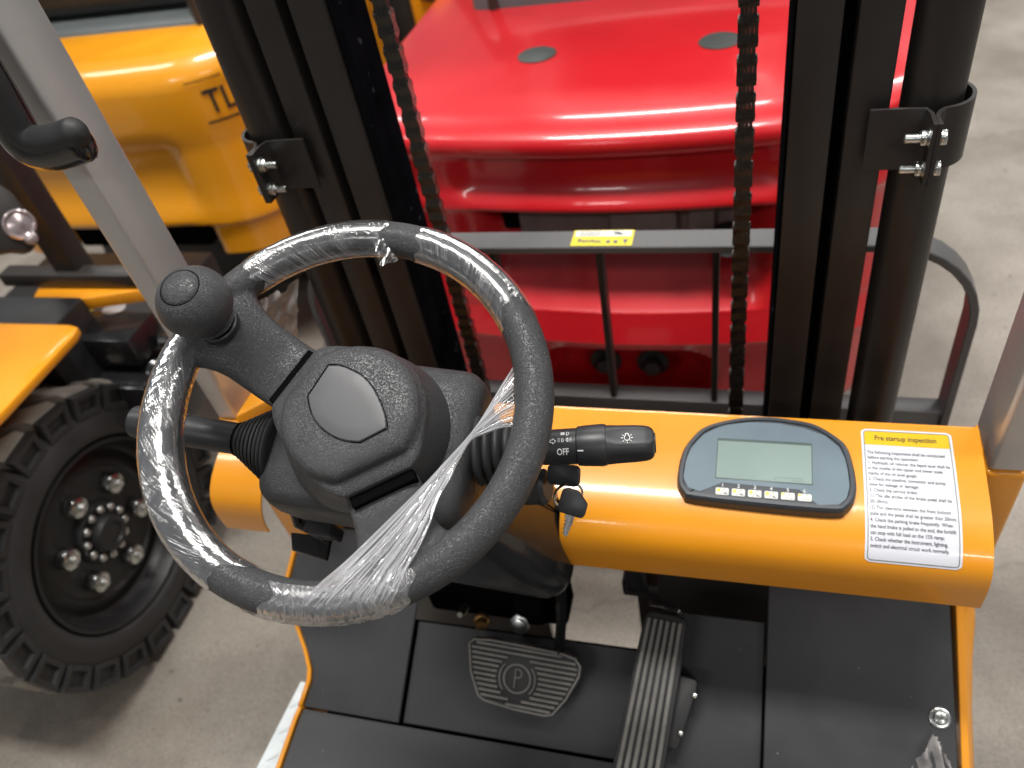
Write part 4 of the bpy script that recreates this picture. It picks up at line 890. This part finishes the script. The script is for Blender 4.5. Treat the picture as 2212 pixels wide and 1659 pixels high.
# ================================================================== trucks in the row behind
ZK = [(.0, .0), (.60, .40), (.742, .50), (.775, .56), (.855, .745), (.880, .88), (.921, .968)]
def zmap(z):
    for (a, b), (c, d) in zip(ZK, ZK[1:]):
        if z <= c: return b+(d-b)*(z-a)/(c-a)
    return z+.134
def counterweight(root, cx, y0, paint, hw=.57, tall=False):
    """rear body; y0 is its rear face"""
    RCn = .24; plan = []                                # (x, y, nx, ny)
    for k in range(49): x = -(hw-RCn)+(2*(hw-RCn))*k/48; plan.append((x, (.08 if not tall else .05)*(x/(hw))**2, 0, -1))
    yc = plan[-1][1]
    rgt = [(hw-RCn+RCn*math.sin(rad(a)), yc+RCn-RCn*math.cos(rad(a)), math.sin(rad(a)), -math.cos(rad(a))) for a in range(6, 91, 6)]
    rgt += [(hw, yc+RCn+d, 1, 0) for d in (.1, .25, .45, .7)]
    lft = [(-p[0], p[1], -p[2], p[3]) for p in rgt][::-1]
    plan = lft+plan+rgt
    zs = [.428, .434, .440, .500, .505, .508, .512, .518, .595, .605, .635, .665, .695]+[.20, .24, .262, .270, .278, .30, .33, .36, .39, .398, .406, .412, .43, .45, .47, .49, .51, .525, .535, .543, .549, .554, .560, .57, .59, .62, .65, .68, .71, .73, .738, .742, .746, .750, .756, .764, .772, .779, .786, .80, .82, .838, .846, .853, .859, .864, .872, .880]
    zs.sort()
    def win(x, half, soft=.03): return sst(half+soft, half-soft, abs(x))
    rows = []
    for z in zs:
        row = []
        for x, y, nx, ny in plan:
            ins = .016*sst(.440, .428, z)+.020*max(0, min(1, (z-.436)/.070))+.012*sst(.508, .60, z)             # lower band, then up and back
            ins += -.012*sst(.80, .745, z)*sst(.735, .745, z)
            ins -= .010*sst(.845, .870, z)
            ins += .105*max(0, min(1, (z-.508)/.115))**.85*sst(.747, .739, z)*win(x, .275, .045)
            ins += .020*sst(.752, .805, z)*sst(.858, .846, z)*win(x, .300, .035)
            hx = .185; e = min(1, abs(z-.335)/.068); wx = hx-.05*(1-math.sqrt(max(0, 1-e*e)))
            ins += .120*sst(.262, .276, z)*sst(.410, .396, z)*win(x, wx, .012)
            ins += .05*sst(.24, .20, z)
            row.append(V((cx+x-nx*ins, y0+y-ny*ins, z)))
        rows.append(row)
    for z, ins in ((.888, .024), (.8955, .033), (.902, .044), (.908, .058), (.9125, .075), (.916, .095)):
        rows.append([V((cx+x-nx*ins*(1-.7*abs(nx)), y0+y-ny*ins, z)) for x, y, nx, ny in plan])
    if tall:
        rows = [[V((p.x, p.y, zmap(p.z))) for p in r] for r in rows if r[0].z > .60]
    bm = NB(); R = loft(bm, rows, False, False); bm.faces.new(R[-1])
    if tall: bm.faces.new(R[0])
    o = obj('counterweight', bm, paint, root, 60)
    if tall:
        for dx in (-.188, .182):
            bm = NB(); lathe(bm, [(.041, .950), (.041, .9605), (.037, .9625), (.0002, .963)], Matrix.Translation((cx+dx, y0+.365, 0)), 32, False); obj('round_plug', bm, 'plug_grey', root)
        bm = NB(); box(bm, (cx-.24, y0+.09, .40), (cx+.24, y0+.15, .50), .01); obj('opening_shade_box', bm, 'dark_void', root)  # black box put in for the darkness inside the opening
        bm = NB(); box(bm, (cx-.36, y0+.25, .15), (cx+.36, y0+1.3, .41), .02); obj('chassis', bm, 'rim_black', root)
        return o
    for dx in (-.188, .182):
        bm = NB(); lathe(bm, [(.041, .912), (.041, .9185), (.037, .9205), (.0002, .921)], Matrix.Translation((cx+dx, y0+.365, 0)), 32, False); obj('round_plug', bm, 'plug_grey', root)
    for dx in (-.052, .055):
        m = frame((cx+dx, y0+.085, .318), (1, 0, 0), (0, -1, 0)); bm = NB(); lathe(bm, [(.036, .0), (.036, .006), (.030, .008)], m, 28); hexnut(bm, m @ Matrix.Translation((0, 0, .008)), .022, .022); obj('body_bolt', bm, 'rim_black', root)
    # towing gear in the opening
    bm = NB(); box(bm, (cx-.20, y0+.085, .64), (cx+.235, y0+.15, .715), .008); box(bm, (cx-.01, y0+.06, .675), (cx+.12, y0+.14, .722), .008); box(bm, (cx+.14, y0+.065, .65), (cx+.19, y0+.14, .726), .006); obj('tow_casting', bm, 'cast_grey', root)
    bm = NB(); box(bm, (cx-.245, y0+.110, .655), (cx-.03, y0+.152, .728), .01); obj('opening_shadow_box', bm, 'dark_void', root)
    bm = NB(); m = frame((cx+.215, y0+.07, .665), (1, 0, 0), (0, -1, 0)); lathe(bm, [(.030, 0), (.032, .03), (.028, .034), (.024, .03), (.022, 0)], m, 24); obj('tow_socket', bm, 'rim_black', root)
    return o
def rear_parts(root, cx, y0, legmat, hood):
    bm = NB(); box(bm, (cx-.42, y0+.50, .80), (cx+.40, y0+1.2, .975), .03, 3); obj('hood', bm, hood, root)
    bm = NB(); box(bm, (cx-.34, y0+.57, .975), (cx+.36, y0+1.15, 1.13), .05, 4); obj('seat_cushion', bm, 'seat_vinyl', root)
    bm = NB(); box(bm, (cx-.25, y0+.56, 1.06), (cx+.27, y0+.70, 1.60), .05, 4); obj('seat_back', bm, 'seat_vinyl', root)
    for s in (-1, 1):
        bm = NB(); tube(bm, [(cx+s*.36, y0+.52, .90), (cx+s*.35, y0+.58, 2.0)], .035, 4); obj('guard_post', bm, legmat, root)
RED = thing('forklift', 'glossy red forklift seen from behind, beyond the black mast', 'forklift', (-.255, 1.7, 0))
counterweight(RED, -.257, 1.262, 'red_paint'); rear_parts(RED, -.257, 1.43, 'mast_black', 'hood_grey')
YEL = thing('forklift', 'glossy yellow forklift seen from behind with black lettering, left of the red one', 'forklift', (-1.72, 1.9, 0))
counterweight(YEL, -1.77, 1.61, 'yellow_paint', tall=True); rear_parts(YEL, -1.77, 1.40, 'mast_black', 'hood_grey')
def tyre_simple(root, c, R, Wd, name='rear_wheel'):
    m = frame(c, (0, 0, 1), (1, 0, 0)); bm = NB(); lathe(bm, [(R*.55, -Wd/2), (R*.9, -Wd/2), (R*.98, -Wd*.42), (R, -Wd*.2), (R, Wd*.2), (R*.98, Wd*.42), (R*.9, Wd/2), (R*.55, Wd/2)], m, 48); t = obj(name, bm, 'tyre_rubber', root)
    bm = NB(); box(bm, (R-.01, -.022, -Wd*.46), (R+.014, .022, Wd*.02), .004, 1); me = mesh_of(bm, 'tyre_rubber', 'tread_lug')
    for k in range(20):
        a = Matrix.Rotation(2*math.pi*k/20, 4, 'Z'); inst('tread_lug', me, t, m @ a); inst('tread_lug', me, t, m @ Matrix.Rotation(2*math.pi*(k+.5)/20, 4, 'Z') @ Matrix.Translation((0, 0, Wd*.44)))
for rt, cx, y0 in ((RED, -.257, 1.262), (YEL, -1.77, 1.61)):
    for s in (-1, 1): tyre_simple(rt, (cx+s*.41, y0+.62, .25), .25, .17)
# black lettering on the yellow body corner
PCx, PCy = -1.77+.33, 1.61+.05*(.33/.57)**2+.24
def ycorner(a_deg, z, off=.002, ins=.030): r = .24-ins+off; a = rad(a_deg); return V((PCx+r*math.sin(a), PCy-r*math.cos(a), z))
def yl(x, y): return ycorner(26+x/.16*57.3, .79+y, .002, .030-.010*sst(.845, .870, .79+y))
# ---- lettering
bm = NB(); TL0 = (-.030, .0)
vs, fs = textmesh('TL', .085, 'LEFT', 0, .0008)
TXA, TXZ = 31, .812
def yl(x, y):
    z = TXZ+y; return ycorner(TXA+x/.21*57.3, z, .0018, .030-.010*sst(.71, .83, z))
flatmesh(bm, [(a*.8, b) for a, b in vs], fs, yl)
strokes(bm, chainseg(arcpts(.128, .030, .032, 60, 300, 12)), .009, yl)
strokes(bm, [((-.012+.012*k, -.022), (0.0+.012*k, -.022)) for k in range(16)], .006, yl)
strokes(bm, [((-.030+.012*k, .085), (-.018+.012*k, .085)) for k in range(16)], .003, yl)
obj('lettering', bm, 'print_black', YEL)

# ================================================================== neighbour truck on the left
NT = thing('forklift', 'neighbouring orange forklift at the left edge with a large black front wheel', 'forklift', (-1.45, .75, 0))
TX, TY, TR, TW = -1.257, .745, .325, .24
TM = Matrix(((0, 0, 1, TX), (1, 0, 0, TY), (0, 1, 0, TR), (0, 0, 0, 1)))     # local z = outward (+X), local x = +Y, local y = up
bm = NB(); lathe(bm, [(.205, -TW), (.26, -TW), (TR-.03, -TW+.02), (TR-.024, -TW*.7), (TR-.022, -TW*.5), (TR-.024, -TW*.25), (TR-.030, -.022), (TR-.045, -.010), (.272, -.006), (.262, .000), (.235, .004), (.222, .003), (.214, -.004), (.209, -.012), (.207, -.03)], TM, 96, False)
tw = obj('front_wheel', bm, 'tyre_rubber', NT, 40, label='big black lugged front wheel')
NL = 23
def lugmesh(sgn):
    bm = NB(); pa = 2*math.pi/NL; W0 = TW/2
    def P(r, th, z): return V((r*math.cos(th), r*math.sin(th), z))
    # tread block sweeping from the shoulder to past the middle
    secs = [(-.016, -.42, .42, .0), (-.035, -.42, .42, .0), (-.060, -.38, .42, .26), (-.128, -.34, .36, .42)] if sgn > 0 else [(-TW, -.34, .34, .5), (-TW+.035, -.34, .34, .5), (-TW+.060, -.28, .30, .76), (-TW+.105, -.26, .26, .9)]
    rings = []
    for z, t0, t1, sk in secs:
        zz = z; rt = TR-(.004 if zz in (-.016, -TW) else 0)-.0
        rings.append([P(TR-.034, (t0+sk)*pa, zz), P(rt, (t0+.05+sk)*pa, zz), P(rt, (t1-.05+sk)*pa, zz), P(TR-.034, (t1+sk)*pa, zz)])
    loft(bm, rings); bmesh.ops.recalc_face_normals(bm, faces=bm.faces[:]); bev(bm, .0022, 1, 40)
    return bm
me_t = mesh_of(lugmesh(1), 'tread_rubber', 'tread_lug'); me_t2 = mesh_of(lugmesh(-1), 'tread_rubber', 'tread_lug')
bm = NB(); pa = 2*math.pi/NL; t = NB()
def P(r, th, z): return V((r*math.cos(th), r*math.sin(th), z))
r0, r1 = TR-.058, TR-.004
a = [t.verts.new(P(r, q*pa, -.012)) for r, q in ((r0, -.44), (r1, -.42), (r1, .42), (r0, .44))]; c = [t.verts.new(P(r, q*pa, z)) for r, q, z in ((r0, -.42, .0005), (r1-.002, -.40, .006), (r1-.002, .40, .006), (r0, .42, .0005))]
fc = t.faces.new(c)
for i in range(4): t.faces.new((a[i], a[(i+1) % 4], c[(i+1) % 4], c[i]))
bmesh.ops.recalc_face_normals(t, faces=t.faces[:])
r = bmesh.ops.inset_individual(t, faces=[fc], thickness=.0155, depth=0); r = bmesh.ops.inset_individual(t, faces=[fc], thickness=.002, depth=-.009)
merge(bm, t); me_s = mesh_of(bm, 'tyre_rubber', 'shoulder_block')
for k in range(NL):
    rm = TM @ Matrix.Rotation(2*math.pi*(k+.2)/NL, 4, 'Z')
    inst('tread_lug', me_t, tw, rm); inst('tread_lug', me_t2, tw, rm); inst('shoulder_block', me_s, tw, rm)
bm = NB(); lathe(bm, [(.2075, -.03), (.2085, -.010), (.2060, -.004), (.1990, -.004), (.1950, -.012), (.190, -.030), (.184, -.050), (.178, -.054), (.168, -.052), (.160, -.046), (.146, -.044), (.140, -.050), (.06, -.050), (.058, -.045), (.0002, -.045)], TM, 80, False); obj('wheel_rim', bm, 'rim_black', tw, 40)
bm = NB(); lathe(bm, [(.068, -.052), (.068, -.042), (.064, -.036), (.042, -.038), (.040, -.020), (.036, -.014), (.026, -.013), (.024, -.017), (.0002, -.017)], TM, 48, False); obj('hub_cap', bm, 'rim_black', tw, 40)
bm = NB(); hexnut(bm, Matrix(), .0240, .024, .12); lathe(bm, [(.0205, .020), (.0205, .026), (.012, .030)], Matrix(), 24); lathe(bm, [(.0095, .02), (.0095, .036), (.006, .039)], Matrix(), 20); me_n = mesh_of(bm, 'zinc', 'wheel_nut')
bm = NB(); hexnut(bm, Matrix(), .0095, .008, .15); lathe(bm, [(.005, .006), (.005, .011), (.003, .0125)], Matrix(), 14); me_b = mesh_of(bm, 'zinc', 'hub_bolt')
for k in range(6): inst('wheel_nut', me_n, tw, TM @ Matrix.Rotation(rad(60*k+38), 4, 'Z') @ Matrix.Translation((.104, 0, -.050)))
for k in range(12): inst('hub_bolt', me_b, tw, TM @ Matrix.Rotation(rad(30*k+8), 4, 'Z') @ Matrix.Translation((.054, 0, -.037)))
# fender plate over the wheel
bm = NB(); prism(bm, [(-1.222, .70), (-1.222, .905), (-1.230, .930), (-1.255, .936), (-1.62, .936), (-1.62, .50), (-1.240, .50), (-1.228, .60)], .018, .004, 2, Matrix.Translation((0, 0, .722))); obj('fender', bm, 'orange_paint', NT)
bm = NB(); prism(bm, [(-1.52, .40), (-1.52, .935), (-1.90, .935), (-1.90, .40)], .25, .004, 1, Matrix.Translation((0, 0, .45))); obj('wheel_arch', bm, 'rim_black', NT)
bm = NB(); box(bm, (-1.9, .90, .40), (-1.32, 1.05, .72), .01); box(bm, (-1.9, 1.0, .30), (-1.36, 1.5, .52), .01); obj('front_frame', bm, 'rim_black', NT)
# controller box with stickers
bm = NB(); box(bm, (-1.44, .985, .585), (-1.205, 1.085, .655), .006); bx_ = obj('controller_box', bm, 'gloss_black', NT)
bm = NB(); box(bm, (-1.46, .94, .40), (-1.19, 1.10, .565), .008); obj('battery_case', bm, 'gloss_black', NT)
bm = NB(); q = [pZ(u, v, .6562) for u, v in ((170, 656), (206, 655), (196, 681), (158, 681))]; vsx = [bm.verts.new(p) for p in q]; bm.faces.new(vsx); sy = obj('yellow_sticker', bm, 'warn_yellow', bx_)
bm = NB(); c = pZ(182, 668, .6570); polyflat(bm, arcpts(0, 0, .009, 0, 330, 11), lambda a, b: c+V((a, b, 0))); obj('sticker_mark', bm, 'print_grey', bx_)
bm = NB(); c = pZ(246, 666, .6565); polyflat(bm, arcpts(0, 0, .028, 0, 345, 23), lambda a, b: c+V((a, b*.75, 0))); obj('white_sticker', bm, 'print_white', bx_)
bm = NB(); tube(bm, spline([V((-1.20, 1.05, .60)), V((-1.17, 1.07, .58)), V((-1.165, 1.08, .50))], 5), .014, 10); lathe(bm, [(.022, 0), (.022, .03), (.012, .034)], axis((-1.19, 1.0, .56), (.5, -.4, .5)), 16); obj('hose', bm, 'gloss_black', NT)
# uprights, bars
bm = NB(); box(bm, (-1.415, 1.10, .72), (-1.355, 1.15, 1.9), .004); obj('upright_bar', bm, 'mast_black', NT)
bm = NB(); box(bm, (-1.56, 1.085, .715), (-1.20, 1.125, .745), .003); obj('cross_bar', bm, 'mast_black', NT)
bm = NB(); prism(bm, [(-1.44, 1.0), (-1.40, 1.035), (-1.30, 1.06), (-1.20, 1.085), (-1.20, 1.10), (-1.48, 1.10)], .03, .004, 2, Matrix.Translation((0, 0, .680))); obj('orange_bar', bm, 'orange_paint', NT)
# work lamp on its bracket
bm = NB(); prism(bm, [(p.x, p.z) for p in [pX(u, v, -1.3) for u, v in ((-40, 380), (0, 388), (30, 420), (58, 455), (80, 500), (78, 530), (60, 560), (-40, 600))]], .05, .006, 2, Matrix()) if False else None
L0 = pX(42, 485, -1.30); ld = (CAM-L0).normalized(); lm = frame(L0, V((0, 0, 1)), (ld+V((.3, 0, .1))).normalized())
pl = []
for u, v in ((-60, 395), (-5, 392), (28, 415), (56, 452), (82, 498), (84, 525), (66, 548), (30, 545), (-60, 560)):
    q_ = lm.inverted() @ pP(u, v, L0, lm.to_3x3() @ V((0, 0, 1))); pl.append((q_.x, q_.y))
bm = NB(); prism(bm, pl, .05, .008, 3, lm, -.055); lp = obj('lamp_housing', bm, 'mast_black', NT)
bm = NB(); lathe(bm, [(.027, -.008), (.028, .002), (.025, .005), (.023, .002), (.020, -.001), (.010, .002), (.0002, .003)], lm, 32, False); obj('lamp_reflector', bm, 'lens', lp)
lq = lm.inverted() @ pP(66, 515, L0, lm.to_3x3() @ V((0, 0, 1)))
bm = NB(); lathe(bm, [(.012, -.004), (.013, .004), (.011, .012), (.006, .015), (.0002, .016)], lm @ Matrix.Translation((lq.x, lq.y, 0)), 24, False); obj('indicator_lens', bm, 'lens', lp)

# ================================================================== far bits at the top edge
FT = thing('forklift', 'far red forklift with only a wheel and panel showing at the top left', 'forklift', (-2.9, 3.6, 0))
bm = NB(); lathe(bm, [(.16, -.1), (.28, -.1), (.31, -.06), (.31, .06), (.28, .1), (.16, .1)], frame(pZ(205, 22, .40), (0, 0, 1), (.95, -.3, 0)), 48); obj('wheel', bm, 'tread_rubber', FT)
bm = NB(); box(bm, (-4.6, 3.55, .5), (-2.75, 4.6, 1.15), .05, 3); obj('body', bm, 'red_paint', FT)
GB = thing('container', 'green container far behind the yellow forklift', 'container', (-2.3, 4.4, 0))
bm = NB(); box(bm, (-2.65, 4.2, 0), (-1.7, 4.9, .95), .02); obj('container_body', bm, 'green_paint', GB)
bm = NB(); box(bm, (-2.68, 4.17, .95), (-1.67, 4.93, 1.0), .01); obj('container_lid', bm, 'green_paint', GB)
OT = thing('forklift', 'far dark forklift with an orange panel showing between the mast and the red one', 'forklift', (-1.1, 3.0, 0))
bm = NB(); box(bm, (-1.5, 2.65, .25), (-.72, 3.6, 1.0), .06, 3); obj('body', bm, 'seat_vinyl', OT)
bm = NB(); box(bm, (-1.12, 2.60, .55), (-.86, 2.66, .98), .02); obj('side_panel', bm, 'yellow_paint', OT)
bm = NB(); tube(bm, [(-.80, 2.62, .6), (-.80, 2.66, 2.0)], .04, 4); obj('guard_post', bm, 'hood_grey', OT)
bm = NB(); tube(bm, [(-1.05, 2.6, .75), (-.92, 2.62, 1.25)], .03, 12); obj('cylinder', bm, 'gloss_black', OT)
